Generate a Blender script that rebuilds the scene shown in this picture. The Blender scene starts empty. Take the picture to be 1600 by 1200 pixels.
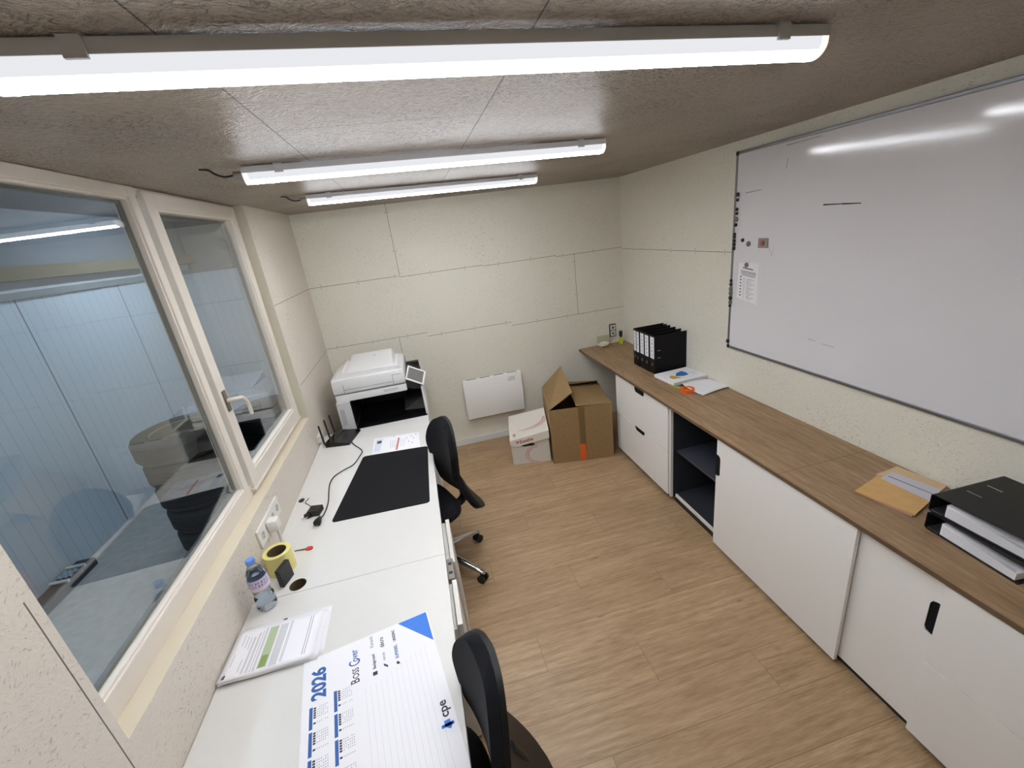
import bpy, bmesh, math, random
from math import sin, cos, pi, radians as R
from mathutils import Vector, Matrix
random.seed(7)
S = bpy.context.scene
COL = S.collection

# ------------------------------------------------------------------ camera
W, H, DZ = 2.8695, 2.3308, 0.74          # room width, ceiling height, desk height
CZ = 0.7834                              # counter height
DD = 0.7798                              # desk depth
yaw, pit, rol = 0.18532, -0.34726, -0.1306
fwd = Vector((sin(yaw)*cos(pit), cos(yaw)*cos(pit), sin(pit)))
rt = Vector((cos(yaw), -sin(yaw), 0)); up = rt.cross(fwd)
r2 = cos(rol)*rt + sin(rol)*up; u2 = -sin(rol)*rt + cos(rol)*up
cam = bpy.data.objects.new('camera', bpy.data.cameras.new('camera')); COL.objects.link(cam)
m = Matrix((r2, u2, -fwd)).transposed().to_4x4(); m.translation = Vector((0.87846, -3.98992, 2.01947))
cam.matrix_world = m
cam.data.sensor_fit = 'HORIZONTAL'; cam.data.sensor_width = 36; cam.data.lens = 669.689/1600*36
cam.data.clip_start = 0.02
S.camera = cam
# ------------------------------------------------------------------ world and exposure
S.view_settings.view_transform = 'Standard'; S.view_settings.look = 'None'
S.view_settings.gamma = 1; S.view_settings.use_curve_mapping = False
S.view_settings.exposure = 0.20
wd = bpy.data.worlds.new('world'); S.world = wd; wd.use_nodes = True
wd.node_tree.nodes['Background'].inputs[0].default_value = (0.6, 0.7, 0.85, 1)
wd.node_tree.nodes['Background'].inputs[1].default_value = 0.02
LAMP_E = 75.0          # emission of the office tubes
GARAGE_FILL_E = 36.0        # emission of the lamps added to light the garage

# ------------------------------------------------------------------ node helpers
def srgb(r, g, b):
    f = lambda c: (c/255/12.92) if c/255 <= .04045 else ((c/255+.055)/1.055)**2.4
    return (f(r), f(g), f(b), 1)

class X:
    """tiny wrapper so that node maths can be written as expressions"""
    def __init__(s, nt, v): s.nt, s.v = nt, v
    def _m(s, op, *a):
        n = s.nt.nodes.new('ShaderNodeMath'); n.operation = op
        for i, q in enumerate((s,)+a):
            q = q.v if isinstance(q, X) else q
            if isinstance(q, (int, float)): n.inputs[i].default_value = q
            else: s.nt.links.new(q, n.inputs[i])
        return X(s.nt, n.outputs[0])
    def __add__(s, o): return s._m('ADD', o)
    def __sub__(s, o): return s._m('SUBTRACT', o)
    def __mul__(s, o): return s._m('MULTIPLY', o)
    def __lt__(s, o): return s._m('LESS_THAN', o)
    def __gt__(s, o): return s._m('GREATER_THAN', o)
    def abs(s): return s._m('ABSOLUTE')
    def max(s, o): return s._m('MAXIMUM', o)
    def floor(s): return s._m('FLOOR')
    def mod(s, o): return s._m('FLOORED_MODULO', o)
    def hyp(s, o): return (s*s+o*o)._m('SQRT')

def mat(name, col=(.8, .8, .8, 1), rough=.5, metal=0., **kw):
    m = bpy.data.materials.new(name); m.use_nodes = True
    b = m.node_tree.nodes['Principled BSDF']
    b.inputs['Base Color'].default_value = col
    b.inputs['Roughness'].default_value = rough
    b.inputs['Metallic'].default_value = metal
    for k, v in kw.items(): b.inputs[k.replace('_', ' ')].default_value = v
    return m

def P(m): return m.node_tree.nodes['Principled BSDF']
def pos(nt):
    g = nt.nodes.new('ShaderNodeNewGeometry'); s = nt.nodes.new('ShaderNodeSeparateXYZ')
    nt.links.new(g.outputs['Position'], s.inputs[0])
    return g.outputs['Position'], [X(nt, s.outputs[i]) for i in range(3)]
def noise(nt, vec, scale, detail=2, rough=.5, dim='3D'):
    n = nt.nodes.new('ShaderNodeTexNoise'); n.inputs['Scale'].default_value = scale
    n.inputs['Detail'].default_value = detail; n.inputs['Roughness'].default_value = rough
    if vec is not None: nt.links.new(vec, n.inputs['Vector'])
    return n.outputs[0]
def mapping(nt, vec, scale=(1, 1, 1), rot=(0, 0, 0), loc=(0, 0, 0)):
    n = nt.nodes.new('ShaderNodeMapping'); nt.links.new(vec, n.inputs[0])
    n.inputs['Scale'].default_value = scale; n.inputs['Rotation'].default_value = rot; n.inputs['Location'].default_value = loc
    return n.outputs[0]
def ramp(nt, fac, stops):
    n = nt.nodes.new('ShaderNodeValToRGB'); nt.links.new(fac.v if isinstance(fac, X) else fac, n.inputs[0])
    e = n.color_ramp.elements
    while len(e) < len(stops): e.new(.5)
    for el, (p_, c) in zip(e, stops): el.position = p_; el.color = c if len(c) == 4 else (*c, 1)
    return n.outputs[0]
def mix(nt, fac, a, b):
    n = nt.nodes.new('ShaderNodeMix'); n.data_type = 'RGBA'
    for q, i in ((fac, 0), (a, 6), (b, 7)):
        q = q.v if isinstance(q, X) else q
        if isinstance(q, (int, float, tuple)): n.inputs[i].default_value = q
        else: nt.links.new(q, n.inputs[i])
    return n.outputs[2]
def bump(nt, h, strength, dist, bsdf):
    n = nt.nodes.new('ShaderNodeBump'); n.inputs['Strength'].default_value = strength; n.inputs['Distance'].default_value = dist
    nt.links.new(h.v if isinstance(h, X) else h, n.inputs['Height']); nt.links.new(n.outputs[0], bsdf.inputs['Normal'])

def osb(name, plane, seams, base, fleck, amount, bstr, rough, dots=True, mott=.06):
    """painted strand board; plane: the two in-plane axes; seams: (axis, value, lo, hi) lines in that plane"""
    m = mat(name, base, rough); nt = m.node_tree; b = P(m)
    vec, xyz = pos(nt)
    A, B = xyz[plane[0]], xyz[plane[1]]
    cb = nt.nodes.new('ShaderNodeCombineXYZ'); nt.links.new(A.v, cb.inputs[0]); nt.links.new(B.v, cb.inputs[1])
    v2 = cb.outputs[0]
    layers = []
    for k, (vs, ls, off) in enumerate(((24, 1, 0), (34, 1.25, 7.3), (18, .7, 3.1))):
        mp = mapping(nt, v2, loc=(off, off*1.7, 0))
        vo = nt.nodes.new('ShaderNodeTexVoronoi'); vo.inputs['Scale'].default_value = vs
        dv = nt.nodes.new('ShaderNodeVectorMath'); dv.operation = 'ADD'
        nn = nt.nodes.new('ShaderNodeTexNoise'); nn.inputs['Scale'].default_value = 30; nt.links.new(mp, nn.inputs['Vector'])
        sc = nt.nodes.new('ShaderNodeVectorMath'); sc.operation = 'SCALE'; sc.inputs['Scale'].default_value = .03
        nt.links.new(nn.outputs['Color'], sc.inputs[0]); nt.links.new(mp, dv.inputs[0]); nt.links.new(sc.outputs[0], dv.inputs[1])
        nt.links.new(dv.outputs[0], vo.inputs['Vector'])
        sp = nt.nodes.new('ShaderNodeSeparateXYZ'); nt.links.new(vo.outputs['Color'], sp.inputs[0])
        ang = X(nt, sp.outputs[0])*2.2 - 1.1
        vr = nt.nodes.new('ShaderNodeVectorRotate'); vr.rotation_type = 'Z_AXIS'
        nt.links.new(mp, vr.inputs['Vector']); nt.links.new(ang.v, vr.inputs['Angle'])
        ns = noise(nt, mapping(nt, vr.outputs[0], scale=(42*ls, 150*ls, 1)), 1, 2, .6)
        layers.append(X(nt, ns))
    big = X(nt, noise(nt, v2, 2.2, 3, .6))
    fl = (layers[0] - (.70 - amount))._m('MULTIPLY', 14).max(0)._m('MINIMUM', 1)
    fl2 = (layers[1] - (.71 - amount))._m('MULTIPLY', 14).max(0)._m('MINIMUM', 1)
    f = (fl.max(fl2) * ((big-.35)*3).max(.15)._m('MINIMUM', 1))
    tone = mix(nt, X(nt, noise(nt, v2, 1.3, 3, .6)), tuple(c*.93 for c in base[:3])+(1,), base)
    tone = mix(nt, ((layers[2]-.42)*4.)._m('MINIMUM', 1).max(0), tone, tuple(c*(1-mott) for c in base[:3])+(1,))
    c = mix(nt, f*.85, tone, fleck)
    line = None
    for ax, val, lo, hi in seams:
        p_, q = (A, B) if ax == 0 else (B, A)
        wob = X(nt, noise(nt, v2, 6, 1))*.002
        l = ((p_ - val + wob - .001).abs() < .0017) * (q > lo) * (q < hi)
        line = l if line is None else line.max(l)
        if dots:
            for s in (.014, -.014):
                d = ((p_ - val - s).hyp((q + .06).mod(.31) - .155) < .0042) * (q > lo) * (q < hi)
                line = line.max(d*.75)
    if line is not None: c = mix(nt, line*.85, c, srgb(58, 50, 42))
    nt.links.new(c, b.inputs['Base Color'])
    hgt = layers[0]*.5 + layers[1]*.5 + layers[2]*.7
    hgt = hgt - f*.5
    if line is not None: hgt = hgt - line*1.5
    bump(nt, hgt, bstr, .009, b)
    return m

def oak(name, alongx, cols, planks=None, rough=.42):
    m = mat(name, cols[1], rough); nt = m.node_tree; b = P(m)
    vec, xyz = pos(nt)
    U, V = (xyz[0], xyz[1]) if alongx else (xyz[1], xyz[0])
    if planks:
        pw, pl, ph = planks
        row = ((V-ph)*(1/pw)).floor()
        rnd = (row*.37+.11).mod(1.)
        u2_ = U + rnd*pl
        colid = (u2_*(1/pl)).floor()
        pid = (row*12.9898 + colid*78.233)._m('SINE')*43758.5
        pid = pid.mod(1.)
        edge = (((V-ph).mod(pw) < .0022).max(u2_.mod(pl) < .0022))
    else: pid = X(nt, nt.nodes.new('ShaderNodeValue').outputs[0]); edge = None
    cb = nt.nodes.new('ShaderNodeCombineXYZ')
    nt.links.new((U + pid*9.).v, cb.inputs[0]); nt.links.new((V + pid*5.).v, cb.inputs[1]); nt.links.new((pid*30.).v, cb.inputs[2])
    v = cb.outputs[0]
    ws = nt.nodes.new('ShaderNodeTexNoise'); ws.inputs['Scale'].default_value = 3; nt.links.new(mapping(nt, v, (1, 3, 1)), ws.inputs['Vector'])
    grain = X(nt, noise(nt, mapping(nt, v, (2.4, 34, 1)), 1.4, 5, .6))
    fine = X(nt, noise(nt, mapping(nt, v, (14, 170, 1)), 1, 3, .6))
    broad = X(nt, noise(nt, mapping(nt, v, (1.6, 6, 1)), 1.6, 4, .6))
    wv = nt.nodes.new('ShaderNodeTexWave'); wv.bands_direction = 'Y'; wv.inputs['Scale'].default_value = 3.2
    wv.inputs['Distortion'].default_value = 7; wv.inputs['Detail'].default_value = 3; wv.inputs['Detail Scale'].default_value = .9
    nt.links.new(mapping(nt, v, (.42, 2.4, 1)), wv.inputs['Vector'])
    t = grain*.34 + broad*.26 + fine*.36 + X(nt, wv.outputs['Fac'])*.04
    c = ramp(nt, t, [(.34, cols[0]), (.5, cols[1]), (.66, cols[2])])
    # knots
    kn = nt.nodes.new('ShaderNodeTexVoronoi'); kn.inputs['Scale'].default_value = 1
    nt.links.new(mapping(nt, v, (2.3, 5.2, 1)), kn.inputs['Vector'])
    k = (X(nt, kn.outputs['Distance']) * -13. + 1.)
    k = (k + (fine-.5)*1.2).max(0)._m('MINIMUM', 1)
    c = mix(nt, k*.75, c, cols[3])
    c = mix(nt, (pid-.5)*.32+.16, c, cols[0]) if planks else c
    if edge is not None: c = mix(nt, edge*.6, c, cols[3])
    nt.links.new(c, b.inputs['Base Color'])
    h = fine*.6 + grain
    if edge is not None: h = h - edge*2.
    bump(nt, h, .12, .002, b)
    return m

# ------------------------------------------------------------------ materials
CEIL = osb('ceiling_board', (0, 1), [(0, .596, -5.3, 0), (0, 1.153, -5.3, 0), (1, -2.61, .596, 1.153), (1, -4.0, .596, 1.153)],
           srgb(186, 172, 154), srgb(70, 58, 46), .15, 1.0, .36, dots=False, mott=.26)
P(CEIL).inputs['Specular IOR Level'].default_value = .45
for n_ in CEIL.node_tree.nodes:
    if n_.type == 'BUMP': n_.inputs['Distance'].default_value = .014
WL = srgb(236, 232, 218); FL = srgb(128, 120, 104)
WBACK = osb('wall_board_back', (0, 2), [(2, 0, 0, 0)][:0] + [(1, 1.745, 0, .75), (1, 1.735, .75, 1.5), (1, 1.725, 1.5, 2.2), (1, 1.715, 2.2, 2.87),
            (0, .758, 1.745, 2.33), (0, 2.38, 1.14, 1.72), (1, 1.21, 0, .9), (1, 1.175, .9, 1.7), (1, 1.14, 1.7, 2.87), (0, .64, 0, 1.2)], WL, FL, .075, .35, .5)
WRIGHT = osb('wall_board_right', (1, 2), [(1, 1.70, -1.6, 0), (1, 1.14, -.0, 0)], WL, FL, .08, .35, .5)
WLEFT = osb('wall_board_left', (1, 2), [(1, 1.745, -1.03, 0), (1, 1.2, -1.0, 0), (0, -3.112, .90, 1.44)], srgb(226, 217, 204), srgb(92, 82, 72), .082, .22, .5, dots=False)
FLOOR = oak('oak_laminate_floor', True, [srgb(142, 112, 80), srgb(176, 147, 112), srgb(200, 172, 136), srgb(88, 62, 40)], (.205, 1.28, -2.544), .4)
OAKTOP = oak('oak_worktop', False, [srgb(122, 94, 66), srgb(156, 126, 94), srgb(184, 156, 120), srgb(84, 60, 40)], None, .45)
P(OAKTOP)
WHITE = mat('white_laminate', srgb(232, 230, 224), .35)
DESKW = mat('white_desk_laminate', srgb(221, 219, 215), .32)
CABW = mat('white_cabinet_front', srgb(244, 242, 239), .4)
SATIN = mat('satin_white_frame', srgb(226, 218, 206), .35)
SILL = mat('cream_sill_board', srgb(218, 208, 186), .55)
BASEW = mat('white_skirting', srgb(226, 226, 226), .4)
BLACK = mat('black_plastic', srgb(22, 22, 24), .4)
GLOSSB = mat('glossy_black', srgb(12, 12, 13), .12)
MATB = mat('black_desk_mat', srgb(22, 23, 26), .6, Specular_IOR_Level=.15)
CARC = mat('anthracite_carcass', srgb(48, 50, 58), .5)
FABRIC = mat('black_fabric', srgb(20, 21, 26), .9, Specular_IOR_Level=.2, Sheen_Weight=.04, Sheen_Roughness=.5)
SHELLB = mat('black_chair_plastic', srgb(20, 19, 19), .5, Specular_IOR_Level=.3)
CHROME = mat('polished_aluminium', srgb(200, 200, 200), .18, 1.)
ALU = mat('aluminium', srgb(140, 140, 144), .4, .9)
GREYM = mat('grey_metal', srgb(150, 145, 140), .4, .3)
LAMPH = mat('lamp_housing_grey', srgb(214, 214, 216), .4)
PAPER = mat('white_paper', srgb(240, 239, 243), .7)
PAPER2 = mat('offwhite_paper', srgb(228, 226, 226), .7)
INK = mat('dark_ink', srgb(60, 60, 66), .7)
INKG = mat('grey_ink', srgb(168, 168, 174), .7)
INKL = mat('light_grey_ink', srgb(205, 205, 214), .7)
INKB = mat('blue_ink', srgb(50, 98, 168), .6)
BLUE = mat('bright_blue_print', srgb(58, 124, 222), .55)
GREEN = mat('pale_green_print', srgb(178, 196, 160), .7)
OLIVE = mat('olive_print', srgb(140, 160, 100), .7)
RED = mat('red_print', srgb(176, 70, 80), .6)
PINK = mat('faded_pink_print', srgb(214, 186, 180), .7)
PINKD = mat('dusky_red_print', srgb(168, 100, 102), .7)
ORANGE = mat('orange_tape', srgb(240, 100, 24), .4)
YELL = mat('yellow_label_paper', srgb(226, 216, 140), .55)
CORE = mat('brown_cardboard_core', srgb(96, 80, 58), .8)
CARD = mat('brown_corrugated_cardboard', srgb(150, 122, 82), .8)
CARDIN = mat('cardboard_inside', srgb(128, 104, 72), .85)
TAPE = mat('clear_brown_packing_tape', srgb(118, 94, 60), .3)
ENV = mat('manila_envelope', srgb(216, 172, 112), .65)
WBOARD = mat('whiteboard_enamel', srgb(228, 226, 230), .10, Specular_IOR_Level=.6)
PRW = mat('printer_white_plastic', srgb(226, 226, 226), .45)
PRG = mat('printer_grey_plastic', srgb(200, 201, 204), .5)
HEAT = mat('heater_white_enamel', srgb(244, 243, 240), .4)
CONC = mat('garage_concrete', srgb(186, 180, 176), .8)
GPAN = None
TYRE = mat('tyre_rubber', srgb(30, 31, 33), .75)
TYRED = mat('dusty_tyre_rubber', srgb(72, 64, 58), .85)
RIM = mat('dusty_steel_wheel', srgb(150, 138, 124), .6, .4)
SCREEN = mat('dark_touch_screen', srgb(118, 116, 112), .15)
for mm, sc_, a_ in ((CARD, 60, .25), (FABRIC, 900, .4), (CONC, 14, .3), (TYRED, 30, .3), (ENV, 25, .15), (DESKW, 3, .05)):
    nt = mm.node_tree; v_, _ = pos(nt); bc = P(mm).inputs['Base Color'].default_value[:]
    nt.links.new(mix(nt, X(nt, noise(nt, v_, sc_, 4, .6)), tuple(c*(1-a_) for c in bc[:3])+(1,), tuple(min(1, c*(1+a_)) for c in bc[:3])+(1,)), P(mm).inputs['Base Color'])

def emitter(name, col, e):
    m = bpy.data.materials.new(name); m.use_nodes = True; nt = m.node_tree; nt.nodes.clear()
    o = nt.nodes.new('ShaderNodeOutputMaterial'); n = nt.nodes.new('ShaderNodeEmission')
    n.inputs[0].default_value = col; n.inputs[1].default_value = e; nt.links.new(n.outputs[0], o.inputs[0]); return m
TUBE = emitter('lit_led_diffuser', (.985, 1.0, 1.045, 1), LAMP_E)
nt = TUBE.node_tree; g_ = nt.nodes.new('ShaderNodeNewGeometry'); s_ = nt.nodes.new('ShaderNodeSeparateXYZ'); nt.links.new(g_.outputs['Normal'], s_.inputs[0])
f_ = ((X(nt, s_.outputs[2])*-1.)-.60).max(0)*2.5      # LED board shines down: the diffuser's flanks glow weakly
nt.links.new((f_*LAMP_E + .72).v, [n for n in nt.nodes if n.type == 'EMISSION'][0].inputs[1])
GTUBE = emitter('added_garage_tube', (.68, .84, 1, 1), GARAGE_FILL_E)  # glow of the added garage lamps

def glassmat():
    m = bpy.data.materials.new('double_glazing'); m.use_nodes = True; nt = m.node_tree; nt.nodes.clear()
    o = nt.nodes.new('ShaderNodeOutputMaterial'); t = nt.nodes.new('ShaderNodeBsdfTransparent'); g = nt.nodes.new('ShaderNodeBsdfGlossy')
    t.inputs[0].default_value = (.90, .93, .92, 1); g.inputs['Roughness'].default_value = 0.0; g.inputs[0].default_value = (1, 1, 1, 1)
    lw = nt.nodes.new('ShaderNodeLayerWeight'); lw.inputs[0].default_value = .5
    f = X(nt, lw.outputs['Facing']); f5 = (f._m('POWER', 5.))*.96 + .045
    f5 = (f5*1.9)._m('MINIMUM', 1.)
    mx = nt.nodes.new('ShaderNodeMixShader'); nt.links.new(f5.v, mx.inputs[0]); nt.links.new(t.outputs[0], mx.inputs[1]); nt.links.new(g.outputs[0], mx.inputs[2])
    nt.links.new(mx.outputs[0], o.inputs[0]); return m
GLASS = glassmat()
PET = mat('clear_pet_bottle', srgb(236, 242, 250), .03, Transmission_Weight=1., IOR=1.08)
WATER = mat('water_in_bottle', srgb(222, 232, 244), .0, Transmission_Weight=1., IOR=1.33)

def panelmat():
    m = mat('ribbed_white_panel', srgb(196, 206, 220), .5); nt = m.node_tree; b = P(m)
    v_, (x, y, z) = pos(nt)
    rib = ((x+y).mod(.1) < .006); joint = ((x+y+.386-.772).mod(1.22) < .012)
    c = mix(nt, rib*.35, srgb(222, 230, 240), srgb(140, 150, 162)); c = mix(nt, joint*.8, c, srgb(60, 70, 84))
    nt.links.new(c, b.inputs['Base Color']); return m
GPAN = panelmat()

# ------------------------------------------------------------------ geometry helpers
class MB:
    def __init__(s): s.bm = bmesh.new()
    def box(s, x0, x1, y0, y1, z0, z1, M=None, bev=0):
        r = bmesh.ops.create_cube(s.bm, size=1)
        vs = r['verts']
        bmesh.ops.scale(s.bm, vec=(abs(x1-x0), abs(y1-y0), abs(z1-z0)), verts=vs)
        bmesh.ops.translate(s.bm, vec=((x0+x1)/2, (y0+y1)/2, (z0+z1)/2), verts=vs)
        if bev:
            es = list({e for v in vs for e in v.link_edges})
            q = bmesh.ops.bevel(s.bm, geom=es, offset=bev, segments=2, profile=.5, affect='EDGES')
            vs = list({v for f in q['faces'] for v in f.verts} | {v for v in vs if v.is_valid})
        if M is not None: bmesh.ops.transform(s.bm, matrix=M, verts=vs)
        return s
    def prism(s, pts, a0, a1, axis=2, M=None):
        """pts: 2D outline in the other two axes (in xyz order), extruded a0..a1 along axis"""
        def mk(p, a):
            q = list(p); q.insert(axis, a); return q
        A = [s.bm.verts.new(mk(p, a0)) for p in pts]; B = [s.bm.verts.new(mk(p, a1)) for p in pts]
        n = len(pts); s.bm.faces.new(A); s.bm.faces.new(B)
        for i in range(n): s.bm.faces.new((A[i], A[(i+1) % n], B[(i+1) % n], B[i]))
        if M is not None: bmesh.ops.transform(s.bm, matrix=M, verts=A+B)
        return s
    def poly(s, pts):
        s.bm.faces.new([s.bm.verts.new(p) for p in pts]); return s
    def hull8(s, b, t):
        """b, t: four bottom and four top points in matching order"""
        A = [s.bm.verts.new(p) for p in b]; B = [s.bm.verts.new(p) for p in t]
        s.bm.faces.new(A[::-1]); s.bm.faces.new(B)
        for i in range(4): s.bm.faces.new((A[i], A[(i+1) % 4], B[(i+1) % 4], B[i]))
        return s
    def lathe(s, prof, seg=32, M=None, close=False):
        rings = []; new = []
        for r, z in prof:
            if r < 1e-6: v = [s.bm.verts.new((0, 0, z))]
            else: v = [s.bm.verts.new((r*cos(2*pi*i/seg), r*sin(2*pi*i/seg), z)) for i in range(seg)]
            rings.append(v); new += v
        pr = list(zip(rings, rings[1:])) + ([(rings[-1], rings[0])] if close else [])
        for a, b in pr:
            for i in range(seg):
                j = (i+1) % seg
                if len(a) == 1 and len(b) == 1: continue
                if len(a) == 1: s.bm.faces.new((a[0], b[i], b[j]))
                elif len(b) == 1: s.bm.faces.new((a[i], a[j], b[0]))
                else: s.bm.faces.new((a[i], a[j], b[j], b[i]))
        if M is not None: bmesh.ops.transform(s.bm, matrix=M, verts=new)
        return s
    def cyl(s, p, q, r, r1=None, seg=20):
        p, q = Vector(p), Vector(q); d = q-p
        M = Matrix.Translation(p) @ d.to_track_quat('Z', 'Y').to_matrix().to_4x4()
        L = d.length; r1 = r if r1 is None else r1
        return s.lathe([(0, 0), (r, 0), (r1, L), (0, L)], seg, M)
    def tube(s, pts, r, seg=8, radii=None):
        pts = [Vector(p) for p in pts]; prev = None; n = len(pts)
        nrm = Vector((0, 0, 1))
        for i, p in enumerate(pts):
            t = (pts[min(i+1, n-1)]-pts[max(i-1, 0)]).normalized()
            a = t.cross(nrm)
            if a.length < .05: a = t.cross(Vector((1, 0, 0)))
            a.normalize(); b = t.cross(a).normalized(); rr = radii[i] if radii else r
            ring = [s.bm.verts.new(p + rr*(cos(2*pi*k/seg)*a + sin(2*pi*k/seg)*b)) for k in range(seg)]
            if prev:
                for k in range(seg): s.bm.faces.new((prev[k], prev[(k+1) % seg], ring[(k+1) % seg], ring[k]))
            else: s.bm.faces.new(ring)
            prev = ring
        s.bm.faces.new(prev); return s
    def grid(s, f, nu, nv, thick=None):
        """f(u,v)->point, u,v in 0..1"""
        g = [[s.bm.verts.new(f(i/nu, j/nv)) for j in range(nv+1)] for i in range(nu+1)]
        for i in range(nu):
            for j in range(nv): s.bm.faces.new((g[i][j], g[i+1][j], g[i+1][j+1], g[i][j+1]))
        return s
    def build(s, name, material, parent=None, smooth=None, origin=None, solid=None):
        bmesh.ops.recalc_face_normals(s.bm, faces=s.bm.faces)
        me = bpy.data.meshes.new(name)
        if origin is not None: bmesh.ops.translate(s.bm, vec=-Vector(origin), verts=s.bm.verts)
        s.bm.to_mesh(me); s.bm.free(); me.materials.append(material)
        o = bpy.data.objects.new(name, me); COL.objects.link(o)
        if origin is not None: o.location = origin
        if parent is not None: o.parent = parent
        if smooth:
            me.shade_smooth(); me.set_sharp_from_angle(angle=R(smooth))
        if solid:
            md = o.modifiers.new('thickness', 'SOLIDIFY'); md.thickness = solid; md.offset = 0
        return o

def smoothpath(pts, n=8):
    pts = [Vector(p) for p in pts]; out = []
    for i in range(len(pts)-1):
        p0 = pts[max(i-1, 0)]; p1 = pts[i]; p2 = pts[i+1]; p3 = pts[min(i+2, len(pts)-1)]
        for k in range(n):
            t = k/n
            out.append(.5*((2*p1)+(-p0+p2)*t+(2*p0-5*p1+4*p2-p3)*t*t+(-p0+3*p1-3*p2+p3)*t**3))
    out.append(pts[-1]); return out

def tag(o, label, cat, group=None):
    o['label'] = label; o['category'] = cat
    if group: o['group'] = group
    return o
def struct(o): o['kind'] = 'structure'; return o
def thing(name, label, cat, loc=(0, 0, 0), rz=0, group=None):
    o = bpy.data.objects.new(name, None); COL.objects.link(o); o.location = loc; o.rotation_euler = (0, 0, rz)
    o.empty_display_size = .05
    return tag(o, label, cat, group)
def part_label(o, l): o['label'] = l; return o

def cut(o, cutter_mb):
    c = cutter_mb.build('cutter', BLACK); c.matrix_world = o.matrix_world
    md = o.modifiers.new('b', 'BOOLEAN'); md.operation = 'DIFFERENCE'; md.object = c; md.solver = 'EXACT'
    dg = bpy.context.evaluated_depsgraph_get(); dg.update()
    me = bpy.data.meshes.new_from_object(o.evaluated_get(dg)); old = o.data
    o.modifiers.remove(md); o.data = me; bpy.data.objects.remove(c)
    return o

def text(name, s, size, material, parent, M, font_bold=0., extr=.0003, xscale=1., spacing=1.):
    cu = bpy.data.curves.new(name, 'FONT'); cu.body = s; cu.size = size; cu.extrude = extr; cu.offset = font_bold
    cu.space_character = spacing; cu.resolution_u = 3
    t = bpy.data.objects.new(name+'_tmp', cu); COL.objects.link(t)
    dg = bpy.context.evaluated_depsgraph_get(); dg.update()
    me = bpy.data.meshes.new_from_object(t.evaluated_get(dg)); bpy.data.objects.remove(t)
    me.name = name; me.transform(M @ Matrix.Diagonal((xscale, 1, 1, 1))); me.materials.clear(); me.materials.append(material)
    o = bpy.data.objects.new(name, me); COL.objects.link(o); o.parent = parent
    return o
def frame(o, r, u):
    """matrix whose local x runs along r and local y along u, at o"""
    r = Vector(r).normalized(); u = Vector(u).normalized(); n = r.cross(u)
    M = Matrix((r, u, n)).transposed().to_4x4(); M.translation = Vector(o); return M

# ================================================================== ROOM SHELL
T = .12                       # wall thickness
YB = -5.3                     # rear wall (behind the camera)
struct(MB().box(0, W, YB, 0, -.1, 0).build('floor', FLOOR))
struct(MB().box(-T, W+T, YB-T, T, H, H+.1).build('ceiling', CEIL))
struct(MB().box(-T, W+T, 0, T, -.1, H).build('wall_back', WBACK))
struct(MB().box(W, W+T, YB-T, 0, -.1, H).build('wall_right', WRIGHT))
struct(MB().box(-T, W, YB-T, YB, -.1, H).build('wall_rear', WRIGHT))
OY0, OY1, OZ0 = -3.088, -1.03, .976
wl = MB().box(-T, 0, YB, 0, -.1, H).build('wall_left', WLEFT)
cut(wl, MB().box(-T-.1, .1, OY0, OY1, OZ0, H+.2)); struct(wl)
# reveal lining boards
rv = MB().box(-T+.012, -.0005, OY0, OY1, OZ0-.0, OZ0+.003)
struct(rv.build('trim_1', SILL))
struct(MB().box(-T, -.001, OY1-.003, OY1, OZ0, H).build('trim_2', mat('reveal_board', srgb(206, 201, 184), .6)))
struct(MB().box(0, 2.36, -.014, 0, 0, .065, bev=.002).build('baseboard_back', BASEW))

# ---------------- window
win = bpy.data.objects.new('window_1', None); COL.objects.link(win); win.location = (-.06, OY0, OZ0); struct(win)
def wpart(mb, name, m, parent=win, smooth=None):
    o = mb.build(name, m, None, smooth); o.parent = parent
    o.matrix_parent_inverse = Matrix.Translation(-Vector(win.location)) if parent is win else Matrix.Translation(-Vector(win.location))
    return o
def ring(mb, x0, x1, y0, y1, z0, z1, w, bev=.003):
    """rectangular frame in the y-z plane; w = (left, right, bottom, top) widths"""
    mb.box(x0, x1, y0, y0+w[0], z0, z1, bev=bev); mb.box(x0, x1, y1-w[1], y1, z0, z1, bev=bev)
    mb.box(x0, x1, y0+w[0]-.002, y1-w[1]+.002, z0, z0+w[2], bev=bev); mb.box(x0, x1, y0+w[0]-.002, y1-w[1]+.002, z1-w[3], z1, bev=bev)
    return mb
mb = MB()
ring(mb, -.118, -.062, OY0+.001, OY1-.004, OZ0+.003, H-.001, (.05, .05, .05, .03))
ring(mb, -.115, -.058, OY0+.001, -2.0, OZ0+.003, H-.001, (.058, .045, .072, .038))
wpart(mb, 'window_frame', SATIN)
mb = MB(); ring(mb, -.113, -.066, OY0+.045, -2.035, OZ0+.06, H-.034, (.022, .016, .022, .014)); wpart(mb, 'glazing_bead', SATIN)
# dark spacer and panes
def pane(y0, y1, z0, z1, xc, sfx):
    mb = MB(); ring(mb, xc-.012, xc+.002, y0, y1, z0, z1, (.012, .012, .012, .012), 0)
    sp = wpart(mb, 'pane_spacer', mat('dark_spacer'+sfx, srgb(52, 54, 58), .4, .4))
    g = wpart(MB().box(xc+.003, xc+.007, y0-.008, y1+.008, z0-.008, z1+.008), 'window_pane', GLASS)
    return g
pane(OY0+.066, -2.05, OZ0+.081, H-.047, -.090, 'a')
sash = MB()
ring(sash, -.10, -.045, -1.975, -1.060, 1.008, H-.012, (.07, .065, .075, .06))
sash.box(-.062, -.040, -1.985, -1.05, .998, 1.012, bev=.003)
wpart(sash, 'window_sash', SATIN)
mb = MB(); ring(mb, -.096, -.052, -1.912, -1.118, 1.075, H-.065, (.018, .018, .02, .016)); wpart(mb, 'glazing_bead', SATIN)
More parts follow.
